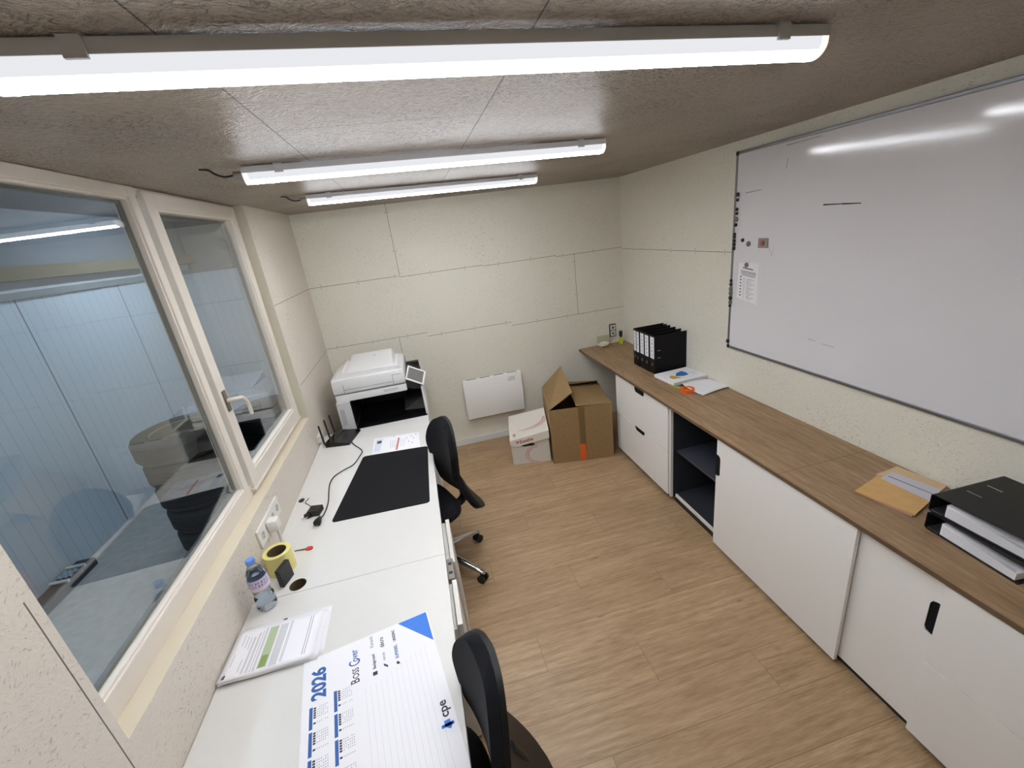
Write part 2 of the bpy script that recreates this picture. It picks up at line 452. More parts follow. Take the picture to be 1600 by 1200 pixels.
pane(-1.892, -1.138, 1.096, H-.083, -.084, 'b')
# handle
hx = -.045
hb = MB(); hb.box(hx, hx+.008, -1.957, -1.927, 1.40, 1.50, bev=.004)
wpart(hb, 'handle_plate', mat('handle_base_bronze', srgb(120, 112, 96), .4, .5))
hb = MB(); hb.tube(smoothpath([(hx+.006, -1.942, 1.45), (hx+.035, -1.942, 1.452), (hx+.05, -1.93, 1.45), (hx+.052, -1.90, 1.44), (hx+.05, -1.86, 1.40), (hx+.045, -1.845, 1.34)], 5), .009, 10)
hd = wpart(hb, 'window_handle', SATIN, smooth=60); part_label(hd, 'white lever window handle turned down')

# ================================================================== LAMPS
def lamp_proto():
    t = thing('ceiling_lamp', '', 'lamp', (0, 0, 0), 0, 'long tube lamps on the ceiling')
    L = 1.42; hw = .031
    prof = [(-hw, 0), (hw, 0), (hw*1.06, -.014), (hw*1.04, -.020), (-hw*1.04, -.020), (-hw*1.06, -.014)]
    MB().prism(prof, -L/2, L/2, 0).build('housing', LAMPH, t, 40)
    pr = [(hw*.98, -.019)] + [(hw*.98*cos(a), -.026-.027*sin(a)) for a in [pi*i/14 for i in range(15)]] + [(-hw*.98, -.019)]
    MB().prism(pr, -L/2+.018, L/2-.018, 0).build('diffuser', TUBE, t, 40)
    for s in (-1, 1):
        q = [(y*1.04, z*1.02) for y, z in pr]
        MB().prism(q, s*(L/2-.018), s*(L/2-.002), 0).build('end_cap', LAMPEND, t, 40)
        c = MB(); x = s*(L/2-.12)
        c.box(x-.014, x+.014, -hw-.006, -hw+.001, -.026, .004, bev=.001); c.box(x-.014, x+.014, hw-.001, hw+.006, -.026, .004, bev=.001)
        c.box(x-.014, x+.014, -hw-.006, hw+.006, .001, .004)
        c.build('mounting_clip', LAMPH, t)
    g = MB(); g.cyl((-L/2, 0, -.02), (-L/2-.03, 0, -.02), .012); g.build('cable_gland', GREYM, t, 40)
    MB().tube(smoothpath([(-L/2-.03, 0, -.02), (-L/2-.06, .003, -.022), (-L/2-.085, .0, -.012), (-L/2-.10, -.012, .0), (-L/2-.125, -.02, .003)], 5), .0035, 6).build('power_cable', BLACK, t, 60)
    e = MB(); e.tube(smoothpath([(L/2-.004, -.01, -.02), (L/2+.014, -.01, -.022), (L/2+.018, .0, -.03), (L/2+.004, .004, -.036)], 4), .002, 6).build('end_hook', GREYM, t, 60)
    return t
LAMPEND = mat('frosted_lamp_end', srgb(235, 235, 238), .4, Emission_Color=(1, .95, .9, 1), Emission_Strength=.8)
proto = lamp_proto()
def copy_tree(o, parent=None):
    c = o.copy(); COL.objects.link(c); c.parent = parent
    for ch in [q for q in ORIG if q.parent == o]: copy_tree(ch, c)
    return c
def copies(o, n):
    global ORIG
    ORIG = list(bpy.data.objects)
    return [copy_tree(o) for _ in range(n)]
lamps = [proto] + copies(proto, 2)
for l_, (cx, cy, rz, lab) in zip(lamps, [
    (1.085, -3.122, R(3.8), 'nearest and largest of the three long glowing white ceiling lamps'),
    (1.076, -2.098, R(5.6), 'middle one of the three long glowing white ceiling lamps'),
    (1.080, -1.085, R(8.6), 'farthest and smallest of the three long ceiling lamps, by back wall')]):
    l_.location = (cx, cy, H-.004); l_.rotation_euler = (0, 0, rz); l_['label'] = lab

# ================================================================== DESKS
def desk(y0, y1, label, hole):
    d = thing('desk', label, 'desk', (DD/2, (y0+y1)/2, 0), 0, 'white desks along the window wall')
    oy = (y0+y1)/2
    MBt = MB().box(.003-DD/2, DD/2, y0-oy+.001, y1-oy-.001, DZ-.025, DZ, bev=.0015)
    t = MBt.build('tabletop', DESKW, d)
    for hx_, hy in hole:
        bpy.context.view_layer.update()
        cut(t, MB().lathe([(0, DZ-.05), (.034, DZ-.05), (.034, DZ+.02), (0, DZ+.02)], 40, Matrix.Translation((hx_-DD/2, hy-oy, 0))))
        MB().lathe([(.0338, DZ-.0004), (.0338, DZ-.08), (.0325, DZ-.08), (.0325, DZ-.0004)], 32, Matrix.Translation((hx_-DD/2, hy-oy, 0)), True).build('cable_grommet', CORE, d, 40)
    for sy in (-1, 1):
        y = sy*((y1-y0)/2-.06)
        for sx in (-1, 1):
            MB().box(sx*(DD/2-.09)-.025, sx*(DD/2-.09)+.025, y-.025, y+.025, .02, DZ-.026, bev=.002).build('leg', WHITE, d)
        MB().box(-DD/2+.05, DD/2-.03, y-.03, y+.03, 0.001, .02, bev=.003).build('foot_rail', WHITE, d)
    MB().box(-DD/2+.1, -DD/2+.13, y0-oy+.09, y1-oy-.09, DZ-.1, DZ-.026).build('cross_beam', WHITE, d)
    return d
d1 = desk(-2.437, -.83, 'white desk with the black mat, the one by the printer', [(.166, -2.392)])
d2 = desk(-4.04, -2.437, 'white desk with the paper calendar pad, nearest the camera', [])

# pedestals peeking out under the desk edge
def pedestal(y0, y1, zt, xf, label):
    t = thing('drawer_pedestal', label, 'drawer unit', ((xf+.28)/2, (y0+y1)/2, 0), 0, 'pedestals under the desks')
    ox, oy = (xf+.28)/2, (y0+y1)/2
    MB().box(.28-ox, xf-.022-ox, y0-oy, y1-oy, .03, zt-.02, bev=.002).build('body', WHITE, t)
    n = 3; hh = (zt-.05)/n
    for i in range(n):
        MB().box(xf-.02-ox, xf-ox, y0-oy, y1-oy, .05+i*hh+.002, .05+(i+1)*hh-.002, bev=.0015).build('drawer', WHITE, t)
    for sx in (-1, 1):
        for sy in (-1, 1):
            MB().cyl((sx*.2, sy*((y1-y0)/2-.04), .001), (sx*.2, sy*((y1-y0)/2-.04), .032), .018).build('castor', BLACK, t, 40)
    return t
pedestal(-2.36, -2.03, .62, .812, 'white drawer pedestal under the desk with the black mat')
br = MB().box(.775, .803, -2.50, -2.372, .30, .66, bev=.002)
for z in (.62, .55): pass
t = thing('desk_bracket', 'grey metal upright with two dark slots under the desk joint', 'bracket', (.79, -2.436, 0))
MB().box(-.015, .013, -.062, .062, 0.001, .655, bev=.002).build('upright', GREYM, t)
for z in (.03, -.025): MB().box(-.009, .007, z-.008, z+.008, .6545, .6555).build('slot', BLACK, t)
pedestal(-2.74, -2.51, .66, .808, 'white pedestal partly showing below the desk edge beside the near chair')

# ================================================================== COUNTER AND CABINETS
XF = W-.5099
wt = MB().box(XF, W-.002, -4.5, -.003, CZ-.022, CZ, bev=.0015).build('worktop', OAKTOP)
tag(wt, 'long oak worktop running along the right wall under the whiteboard', 'worktop')
nt = OAKTOP.node_tree
v_, (x, y, z) = pos(nt); src = P(OAKTOP).inputs['Base Color'].links[0].from_socket
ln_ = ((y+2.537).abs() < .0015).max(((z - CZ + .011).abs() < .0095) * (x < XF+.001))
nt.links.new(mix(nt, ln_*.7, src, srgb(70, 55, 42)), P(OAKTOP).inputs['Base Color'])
ZT = CZ-.0225

def slot_cut(o, x0, x1, y0, y1, z0, z1, slant=0, axis='y', ins=None):
    """rounded handle opening through a front, with a black grip insert set into it"""
    if axis == 'y':
        s = slant; pts = [(y0+s, z0), (y1-s, z0), (y1, z0+s), (y1, z1), (y0, z1), (y0, z0+s)]
    else:
        r = slant; q = 1 if y1 > y0 else -1
        pts = [(y0, z0), (y1-q*r, z0), (y1-q*r*.3, z0+r*.3), (y1, z0+r), (y1, z1-r), (y1-q*r*.3, z1-r*.3), (y1-q*r, z1), (y0, z1)]
    bpy.context.view_layer.update()
    cut(o, MB().prism(pts, x0, x1, 0))
    zc = o.get('ztop', 9)
    cy, cz = (y0+y1)/2, (z0+z1)/2
    pin = [(cy+(a-cy)*.985, min(cz+(b-cz)*.97, ins[2])) for a, b in pts]
    MB().prism(pin, ins[0], ins[1], 0).build('handle_grip', MATB, o)
    return o

def drawer_unit(y0, y1, xf, label, split=.405):
    ox, oy = (xf+W)/2, (y0+y1)/2
    t = thing('drawer_cabinet', label, 'cabinet', (ox, oy, 0), 0, 'white drawer cabinets under the worktop')
    MB().box(xf+.022-ox, W-.02-ox, y0-oy+.002, y1-oy-.002, .05, ZT, bev=.001).build('body', CARC, t)
    MB().box(xf+.05-ox, W-.05-ox, y0-oy+.02, y1-oy-.02, 0.001, .05).build('plinth', BLACK, t)
    yc = 0
    for k, (z0, z1) in enumerate(((split+.0015, ZT-.008), (.05, split-.0015))):
        o = MB().box(xf-ox, xf+.018-ox, y0-oy, y1-oy, z0, z1, bev=.001).build('drawer', CABW, t)
        hz = .050 if k == 0 else .034
        slot_cut(o, xf-ox-.01, xf-ox+.03, yc-.075, yc+.075, z1-hz, z1+.005, .018, 'y', (xf-ox+.003, xf-ox+.017, z1-.001))
    return t
drawer_unit(-1.583, -.79, 2.378, 'white two drawer cabinet at the far end beside the big cardboard box')
drawer_unit(-4.02, -3.218, 2.368, 'white two drawer cabinet nearest the camera in the bottom right corner', .408)

# sliding door cabinet
y0, y1 = -3.2165, -1.59; ox, oy = (2.40+W)/2, (y0+y1)/2
t = thing('sliding_door_cabinet', 'long white sliding door cabinet with an open black shelved bay', 'cabinet', (ox, oy, 0))
MB().box(2.405-ox, W-.02-ox, y1-oy-.018, y1-oy, .04, ZT).build('side_panel', CARC, t)
MB().box(2.384-ox, 2.4045-ox, y1-oy-.020, y1-oy-.004, .04, ZT-.004, bev=.001).build('front_trim', CABW, t)
MB().box(2.405-ox, W-.02-ox, y0-oy, y0-oy+.018, .04, ZT).build('side_panel', CARC, t)
MB().box(W-.04-ox, W-.02-ox, y0-oy+.02, y1-oy-.02, .04, ZT).build('back_panel', CARC, t)
MB().box(2.43-ox, W-.042-ox, y0-oy+.02, y1-oy-.02, .042, .062).build('bottom_panel', CARC, t)
MB().box(2.418-ox, 2.4295-ox, y0-oy+.02, y1-oy-.03, .042, .064).build('bottom_rail', WHITE, t)
MB().box(2.435-ox, W-.042-ox, y1-.022-oy-.82, y1-oy-.022, .40, .42).build('shelf', mat('anthracite_shelf', srgb(62, 64, 74), .45), t)
MB().box(2.435-ox, W-.042-ox, y1-.022-oy-.84, y1-oy-.842, .063, ZT-.002).build('divider', CARC, t)
MB().box(2.42-ox, W-.042-ox, y0-oy+.02, y1-oy-.02, 0.001, .0415).build('plinth', BLACK, t)
o = MB().box(2.372-ox, 2.390-ox, -2.918-oy, -2.095-oy, .03, ZT-.004, bev=.001).build('sliding_door', CABW, t)
slot_cut(o, 2.36-ox, 2.40-ox, -2.085-oy, -2.128-oy, .515, .655, .02, 'z', (2.375-ox, 2.389-ox, 9))
o = MB().box(2.398-ox, 2.416-ox, -3.2155-oy, -2.36-oy, .045, ZT-.004, bev=.001).build('sliding_door', CABW, t)
slot_cut(o, 2.38-ox, 2.43-ox, -3.217-oy, -3.175-oy, .50, .645, .02, 'z', (2.401-ox, 2.415-ox, 9))

# ================================================================== WHITEBOARD
by0, by1, bz0, bz1 = -3.95, -1.54, 1.080, 2.272
t = thing('whiteboard', 'large white magnetic board with aluminium frame on the right wall', 'whiteboard', (W, (by0+by1)/2, bz0))
oy, oz = (by0+by1)/2, bz0
panel = MB().box(-.016, -.002, by0-oy+.004, by1-oy-.004, .004, bz1-oz-.004).build('writing_surface', WBOARD, t)
for nm, a in (('frame_rail', (-.02, -.001, by0-oy+.02, by1-oy-.02, 0, .016)), ('frame_rail', (-.02, -.001, by0-oy+.02, by1-oy-.02, bz1-oz-.016, bz1-oz)),
              ('frame_rail', (-.02, -.001, by1-oy-.016, by1-oy, .02, bz1-oz-.02)), ('frame_rail', (-.02, -.001, by0-oy, by0-oy+.016, .02, bz1-oz-.02))):
    MB().box(*a, bev=.003).build(nm, ALU, t)
for yy in (by0-oy+.01, by1-oy-.01):
    for zz in (.01, bz1-oz-.01): MB().box(-.022, -.0005, yy-.011, yy+.011, zz-.011, zz+.011, bev=.003).build('corner_cap', BLACK, t)
def stroke(pts, w, m=INK):
    g = MB()
    ps = [(-.0166, y-oy, z-oz) for y, z in pts]
    for (a, b) in zip(ps, ps[1:]):
        d = (Vector(b)-Vector(a)).normalized(); n = Vector((0, -d.z, d.y))*w
        g.poly([Vector(a)+n, Vector(b)+n*.6, Vector(b)-n*.6, Vector(a)-n])
    o = g.build('marker_stroke', m, t); return o
stroke([(-2.152, 1.938), (-2.25, 1.935), (-2.34, 1.931)], .0035, INK)
stroke([(-1.63, 2.04), (-1.75, 2.047)], .004, INKG)
stroke([(-1.91, 2.13), (-1.92, 2.18)], .003, INKG)
stroke([(-1.9, 2.24), (-2.1, 2.243)], .003, INKG)
stroke([(-2.15, 1.27), (-2.2, 1.268)], .002, INKG); stroke([(-2.24, 1.262), (-2.31, 1.258)], .002, INKG)
stroke([(-1.83, 1.75), (-1.86, 1.69), (-1.87, 1.74)], .0015, INKG)
# magnets
MAGD = mat('black_magnet', srgb(24, 24, 26), .3); MAGG = mat('silver_magnet', srgb(120, 118, 112), .3, .6)
def magnet(y, z, r, m_, label, xoff=.016):
    o = MB().lathe([(0, 0), (r, 0), (r, .006), (r*.85, .008), (0, .009)], 20, Matrix.Rotation(-pi/2, 4, 'Y')).build('magnet', m_, None, 40)
    o.location = (W-xoff-.0002, y, z); tag(o, label, 'magnet', 'round magnets on the whiteboard')
ords = ['topmost', 'second', 'third', 'fourth', 'fifth', 'sixth', 'lowest']
cl1 = [(-1.572, 2.038, .012, 0), (-1.573, 2.008, .009, 0)]
for (y, z, r, k), l in zip(cl1, ('larger black magnet of the topmost pair on the board left edge', 'smaller black magnet just under the topmost one on the board left edge')): magnet(y, z, r, MAGD, l, .0195)
for i, (y, z, r, k) in enumerate([(-1.572, 1.955, .010, 0), (-1.573, 1.932, .009, 0), (-1.569, 1.898, .015, 1), (-1.568, 1.866, .011, 0)]):
    magnet(y, z, r, MAGG if k else MAGD, '%s magnet, %s of the four in the upper column on the board edge' % ('silver' if k else 'black', ['topmost', 'second', 'third', 'lowest'][i]), .0195)
for i, (z, r) in enumerate([(1.812, .009), (1.795, .009), (1.773, .010), (1.751, .011), (1.727, .011)]):
    magnet(-1.562, z, r, MAGD, 'black magnet, %s of the five in the middle column on the board edge' % ['topmost', 'second', 'third', 'fourth', 'lowest'][i], .0195)
for i, (z, r, k) in enumerate([(1.528, .010, 0), (1.504, .012, 0), (1.474, .014, 1), (1.447, .014, 1), (1.416, .014, 0), (1.388, .013, 1), (1.366, .010, 0)]):
    magnet(-1.553+.0*i, z, r, MAGG if k else MAGD, '%s magnet, %s of the seven in the bottom column on the board edge' % ('silver' if k else 'black', ords[i]), .0195)
magnet(-1.630, 1.776, .011, MAGD, 'small black magnet alone to the right of the middle column')
magnet(-1.680, 1.755, .015, MAGG, 'round silver magnet between the small black one and the square plate')
magnet(-1.55, 1.125, .014, MAGD, 'black magnet near the lower left corner of the whiteboard', .0195)
magnet(-1.677, 1.632, .014, MAGG, 'round silver magnet holding the printed notice on the whiteboard', .0176)
pl = thing('switch_plate', 'square silver plate with a dark round knob on the whiteboard', 'plate', (W-.0165, -1.795, 1.76))
MB().box(-.006, 0, -.036, .036, -.027, .027, bev=.002).build('plate', mat('brushed_plate', srgb(160, 150, 140), .3, .6), pl)
MB().lathe([(0, 0), (.012, 0), (.011, .009), (0, .010)], 20, Matrix.Translation((-.006, 0, 0)) @ Matrix.Rotation(-pi/2, 4, 'Y')).build('knob', PINKD, pl, 40)
# printed notice
nq = thing('notice', 'printed notice sheet held by a silver magnet on the whiteboard', 'notice', (W-.0168, -1.69, 1.42))
LX = -.0009
g = MB(); c4 = [(-.0005, -.125, -.002), (-.0005, .095, .012), (-.0005, .075, .245), (-.0005, -.115, .235)]
c4 = [(-.0005, .088, .005), (-.0005, -.092, -.022), (-.0005, -.085, .228), (-.0005, .082, .222)]
g.poly(c4); g.build('sheet', PAPER, nq, None, solid=.0004)
def nbar(y0_, y1_, z, h, m_, sl=.0): return MB().poly([(LX, y0_, z), (LX, y1_, z+(y1_-y0_)*.12), (LX, y1_, z+h+(y1_-y0_)*.12), (LX, y0_, z+h)])
g = nbar(.045, -.04, .192, .006, INK).build('title_line', INK, nq)
g = MB()
for z, a, b in ((.172, .06, -.065), (.162, .06, -.065), (.150, .055, -.06)): g.poly([(LX, a, z), (LX, b, z-.012), (LX, b, z-.004), (LX, a, z+.007)])
g.build('table_header', INKG, nq)
g = MB()
for i in range(7):
    z = .135-i*.019
    g.poly([(LX, .063, z), (LX, .052, z), (LX, .052, z+.008), (LX, .063, z+.008)])
g.build('symbols', INK, nq)
g = MB()
for i in range(14):
    z = .132-i*.0092
    g.poly([(LX, .04, z-.003), (LX, .02, z-.004), (LX, .02, z-.002), (LX, .04, z-.001)])
    g.poly([(LX, .008, z-.005), (LX, -.055+.02*(i % 3), z-.011), (LX, -.055+.02*(i % 3), z-.008), (LX, .008, z-.002)])
g.build('text_lines', INKG, nq)

# ================================================================== ITEMS ON THE COUNTER
def binder_proto():
    t = thing('binder', '', 'binder', (0, 0, 0), 0, 'upright lever arch binders')
    w, h, d = .075, .315, .285
    g = MB()                        # spine faces -x, board thickness 2.5 mm, width in y
    g.box(0, .0025, 0, w, 0, h, bev=.0008); g.box(.0025, d, 0, .0025, 0, h, bev=.0008); g.box(.0025, d, w-.0025, w, 0, h, bev=.0008)
    g.build('cover', BINB, t)
    MB().box(.03, d-.05, .008, w*.62, .006, h-.016).build('paper_block', PAPER2, t)
    MB().box(-.0006, -.0001, w/2-.027, w/2+.027, .125, .300).build('spine_label', PAPER, t)
    g = MB()
    for k in range(5): g.box(-.0010, -.0007, w/2-.004, w/2+.004, .15+.03*k, .158+.03*k+.006*(k % 2))
    g.build('label_print', INK, t)
    MB().lathe([(.008, 0), (.013, 0), (.013, .0015), (.008, .0015)], 24, Matrix.Translation((-.0001, w/2, .075)) @ Matrix.Rotation(-pi/2, 4, 'Y'), True).build('finger_ring', ALU, t, 40)
    g = MB()
    for z in (.19, .13): g.box(.022, .05, -.0012, -.0001, z, z+.006, bev=.0004)
    g.build('lever_rivet', ALU, t)
    return t
BINB = mat('black_binder_board', srgb(14, 12, 17), .4, Specular_IOR_Level=.2)
bp = binder_proto(); bs = [bp] + copies(bp, 4)
yy = -.722
nm = ['first black binder from the far end, by the room corner', 'second black binder in the upright row, narrow with white spine label',
      'third and middle black binder of the upright row on the worktop', 'fourth black binder in the upright row, white label with print',
      'last black binder of the upright row, its broad side facing the room']
for b_, wd_, dx, l in zip(bs, (.05, .052, .074, .075, .078), (.0, -.002, .001, .0, .003), nm):
    yy -= wd_+.0015; b_.location = (2.588+dx, yy, CZ+.0005); b_.scale = (1, wd_/.075, 1); b_['label'] = l

st = thing('document_stack', 'stack of white printed documents in front of the binders', 'paper', (2.715, -1.215, CZ+.0005), R(4))
MB().box(-.15, .15, -.12, .12, 0, .024, bev=.002).build('pages', PAPER, st)
MB().prism([(-.05, -.01), (-.01, .04), (.05, .06), (.06, .02), (.05, -.03), (-.0, -.04)], .0242, .0246).build('blue_map_print', mat('map_blue', srgb(40, 120, 180), .6), st)
MB().prism([(-.11, -.02), (-.08, .02), (-.06, -.005), (-.03, -.06), (-.10, -.055)], .0242, .0246).build('yellow_print', mat('mustard_print', srgb(210, 170, 40), .6), st)
g = MB()
for i in range(5): g.box(.08, .12, -.05+i*.012, -.046+i*.012, .0242, .0245)
g.build('text_lines', INKL, st)
o = MB().grid(lambda u, v: (-.12+.27*u, -.105*(1 if True else 0)+.2*v-.0, .003+.030*(1-u)*(v)**2+.006*sin(3*u)), 12, 8).build('leaflet', PAPER, None, 60, solid=.0012)
o.location = (2.735, -1.475, CZ+.002); o.rotation_euler = (0, 0, R(10)); tag(o, 'curled white leaflet lying against the wall beside the orange tape', 'leaflet')
o = MB().lathe([(.030, 0), (.047, 0), (.047, .024), (.030, .024)], 40, close=True).build('tape_roll', ORANGE, None, 40)
o.location = (2.598, -1.478, CZ+.0005); tag(o, 'orange roll of tape lying flat on the worktop', 'tape')
t = thing('green_ruler', 'green and yellow striped ruler sticking out under the document stack', 'ruler', (2.592, -1.345, CZ+.001), R(-72))
MB().box(-.04, .12, -.018, .0, 0, .004, bev=.001).build('green_strip', mat('green_plastic', srgb(70, 150, 60), .4), t)
MB().box(-.04, .12, -.026, -.0182, 0, .004, bev=.001).build('yellow_strip', mat('yellow_plastic', srgb(210, 200, 70), .4), t)
t = thing('scissors', 'dark scissors half under the leaflet near the orange tape', 'scissors', (2.665, -1.375, CZ+.001), R(-50))
g = MB(); g.prism([(-.0, -.006), (.09, -.001), (.09, .002), (0, .006)], 0, .003); g.build('blade', ALU, t)
g = MB()
for s in (-1, 1): g.lathe([(.011, 0), (.017, 0), (.017, .007), (.011, .007)], 20, Matrix.Translation((-.025, s*.018, 0)), True)
g.build('handle', BLACK, t, 40)

# corner items
t = thing('wall_socket', 'double wall socket with dark surround in the far right corner', 'socket', (2.734, 0, .916))
MB().box(-.034, .034, -.012, -.0005, -.066, .066, bev=.002).build('surround', mat('dark_surround', srgb(70, 66, 62), .5), t)
for z in (.03, -.03):
    o = MB().box(-.026, .026, -.018, -.012, z-.026, z+.026, bev=.002).build('socket_insert', WHITE, t)
    MB().lathe([(0, 0), (.015, 0), (.015, .0008), (0, .0008)], 20, Matrix.Translation((0, -.0181, z)) @ Matrix.Rotation(pi/2, 4, 'X')).build('socket_hole', mat('socket_shadow', srgb(120, 116, 110), .6), o)
t = thing('small_bottle', 'small bottle with black top and yellow green liquid in the corner', 'bottle', (2.785, -.085, CZ+.0005))
MB().lathe([(0, 0), (.020, 0), (.021, .004), (.021, .045), (.018, .06), (.012, .068), (0, .068)], 24).build('liquid_body', mat('yellow_green_liquid', srgb(196, 206, 60), .25), t, 40)
MB().lathe([(0, .0682), (.011, .0682), (.011, .08), (.017, .082), (.018, .132), (0, .134)], 24).build('cap', BLACK, t, 40)
o = MB().box(-.065, .065, -.02, 0, 0, .098, bev=.003).build('cable_box', mat('beige_box', srgb(190, 186, 160), .5)); o.location = (2.628, -.001, CZ+.0005); tag(o, 'beige plastic box against the back wall under the corner socket', 'box')
def crump(u, v):
    a = 2*pi*u; e = (v-.5)*pi; r = 1+.22*sin(5*a+3*e)+.12*cos(7*e+2*a)
    return (.052*r*cos(e)*cos(a), .036*r*cos(e)*sin(a), .026+.026*sin(e)*(1+.1*sin(4*a)))
o = MB().grid(crump, 24, 12).build('crumpled_tissue', mat('cream_tissue', srgb(226, 224, 196), .8), None, 30); o.location = (2.60, -.085, CZ+.0015); tag(o, 'crumpled cream tissue on the worktop end near the back wall', 'tissue')

# envelopes
t = thing('envelope', 'manila envelope with a letter sticking out, beside the lying binders', 'envelope', (2.56, -2.965, CZ+.0005), R(6))
MB().prism([(.005, 0), (.33-.03, .05), (.31, .225), (.185, .245), (.165, .232), (-.012, .19)], 0, .005).build('back_sheet', mat('pink_edge_paper', srgb(188, 150, 142), .7), t)
MB().prism([(.012, -.005), (.19, .03), (.20, .06), (.175, .226), (-.02, .195)], .0055, .012).build('pocket', ENV, t)
MB().prism([(.195, .035), (.31, .055), (.305, .235), (.175, .235)], .0053, .0085).build('flap', mat('pale_manila', srgb(220, 190, 150), .65), t)
MB().prism([(.14, .02), (.255, .045), (.235, .215), (.15, .205)], .0123, .0135).build('letter', mat('pale_lilac_paper', srgb(206, 204, 214), .7), t)
MB().prism([(.196, .03), (.2, .03), (.192, .2), (.187, .2)], .0136, .0139).build('fold_line', mat('purple_line', srgb(90, 80, 120), .7), t)

def flat_binder(z, rz, x, y, label):
    t = thing('lying_binder', label, 'binder', (x, y, z), rz, 'lever arch binders lying flat')
    w, L, d = .072, .315, .285       # thickness z, spine length along +x, depth along -y
    g = MB()
    g.prism([(0, .006), (0, w-.006), (-.008, w), (-d, w), (-d, w-.0025), (-.009, w-.0025), (-.0028, w-.008), (-.0028, .008), (-.009, .0025), (-d, .0025), (-d, 0), (-.008, 0)], 0, L, 0)
    g.build('cover', mat('black_lying_cover', srgb(28, 26, 24), .4, Specular_IOR_Level=.35), t)
    g = MB(); g.hull8([(.006, -d+.012, .004), (L-.008, -d+.012, .004), (L-.008, -.05, .004), (.006, -.05, .004)],
                      [(.006, -d+.012, .030), (L-.008, -d+.012, .030), (L-.008, -.05, .052), (.006, -.05, .052)])
    g.build('paper_block', PAPER, t)
    g = MB()
    for k in range(9): g.box(.0055, .0059, -d+.015, -.055, .0065+k*.0042*(1), .0071+k*.0042)
    g.build('page_edges', INKG, t)
    MB().box(.005, L-.005, -.045, -.006, .0028, .006).build('lever_plate', ALU, t)
    g = MB()
    for xx in (.11, .20): g.box(xx, xx+.004, -.075, -.03, w+.0001, w+.002, bev=.0006)
    g.build('top_rivet', CHROME, t)
    return t
flat_binder(CZ+.0005, R(-6), 2.548, -3.018, 'lower black binder of the two lying under the whiteboard')
flat_binder(CZ+.0735, R(-2), 2.553, -3.014, 'upper black binder of the two lying flat, silver rivets on top')

# ================================================================== HEATER, BOXES
t = thing('panel_heater', 'white electric panel heater hung on the back wall', 'heater', (1.425, 0, .29))
MB().box(-.292, .292, -.075, -.035, 0, .405, bev=.006).build('heater_panel', HEAT, t, 40)
MB().box(-.25, .25, -.034, -.0005, .06, .36).build('wall_bracket', GREYM, t)
g = MB()
for i in range(4): g.box(-.25+i*.135, -.155+i*.135, -.064, -.046, .4049, .4058)
g.build('vent_slots', mat('vent_grey', srgb(110, 108, 104), .5), t)
g = MB()
for i in range(4): g.box(.165, .225, -.0755, -.0751, .33+i*.011, .334+i*.011)
g.box(.155, .159, -.0755, -.0751, .325, .36)
g.build('printed_marks', INKG, t)
for z in (.1,): pass

# cardboard box, open flaps
cw, cd_, chh = .54, .58, .52
t = thing('cardboard_box', 'large brown cardboard box with open flaps standing on the floor', 'box', (1.772, -.75, 0), R(-11))
th = .005
g = MB()
g.box(0, cw, 0, th, .0015, chh); g.box(0, cw, cd_-th, cd_, .0015, chh); g.box(0, th, th, cd_-th, .0015, chh); g.box(cw-th, cw, th, cd_-th, .0015, chh); g.box(th, cw-th, th, cd_-th, .0015, .0065)
g.build('box_body', CARD, t)
def flap(name, pts, m_=CARD):
    return MB().poly([Vector(p) for p in pts]).build(name, m_, t, solid=.005)
# left flap stands up and leans inwards, right flap nearly closed, back flap half open
flap('flap', [(.002, .004, chh), (.002, cd_-.004, chh), (.19, cd_-.09, chh+.225), (.215, .01, chh+.14)])
flap('flap', [(cw-.002, .003, chh+.001), (cw-.002, cd_-.003, chh+.001), (cw-.31, cd_-.02, chh+.035), (cw-.305, .004, chh+.012)])
flap('flap', [(.02, cd_-.002, chh+.002), (cw-.006, cd_-.002, chh+.002), (cw-.02, cd_-.17, chh+.065), (.20, cd_-.17, chh+.065)])
flap('flap', [(.008, .008, chh-.004), (cw-.008, .008, chh-.004), (cw-.015, .03, chh-.2), (.015, .03, chh-.2)], CARDIN)
MB().box(cw*.46, cw*.56, -.0012, -.0002, .10, chh-.002).build('packing_tape', TAPE, t)
o = MB().box(cw*.45, cw*.545, -.0018, -.0004, .004, .165).build('orange_label', mat('orange_label', srgb(226, 104, 40), .5), t)

# archive box
t = thing('archive_box', 'white archive box with red print and hinged lid on the floor', 'box', (1.428, -.612, 0), R(-11.8))
bw, bd, bh = .345, .40, .235
o = MB().box(0, bw, 0, bd, .0015, bh, bev=.002).build('box_body', mat('archive_board_white', srgb(214, 208, 198), .7), t)
MB().prism([(bw*.5+.035*cos(a) if False else (.155 + (.03*cos(a)+.0) + (.03 if cos(a) > 0 else -.03)), .19+.014*sin(a)) for a in [2*pi*i/20 for i in range(20)]], -.0008, -.0002, 1).build('hand_hole', BLACK, t)
LIDM = mat('archive_lid_white', srgb(228, 222, 210), .7)
g = MB(); g.hull8([(-.004, -.008, bh-.03), (bw+.004, -.008, bh+.0), (bw+.004, bd+.004, bh+.012), (-.004, bd+.004, bh+.012)],
                  [(-.004, -.008, bh+.016), (bw+.004, -.008, bh+.05), (bw+.004, bd+.004, bh+.06), (-.004, bd+.004, bh+.05)])
g = MB()
lid = MB().hull8([(-.004, -.01, bh+.002), (bw+.004, -.01, bh+.002), (bw+.004, bd+.003, bh+.002), (-.004, bd+.003, bh+.002)],
                 [(-.004, -.01, bh+.015), (bw+.004, -.01, bh+.08), (bw+.004, bd+.003, bh+.12), (-.004, bd+.003, bh+.07)]).build('lid', LIDM, t)
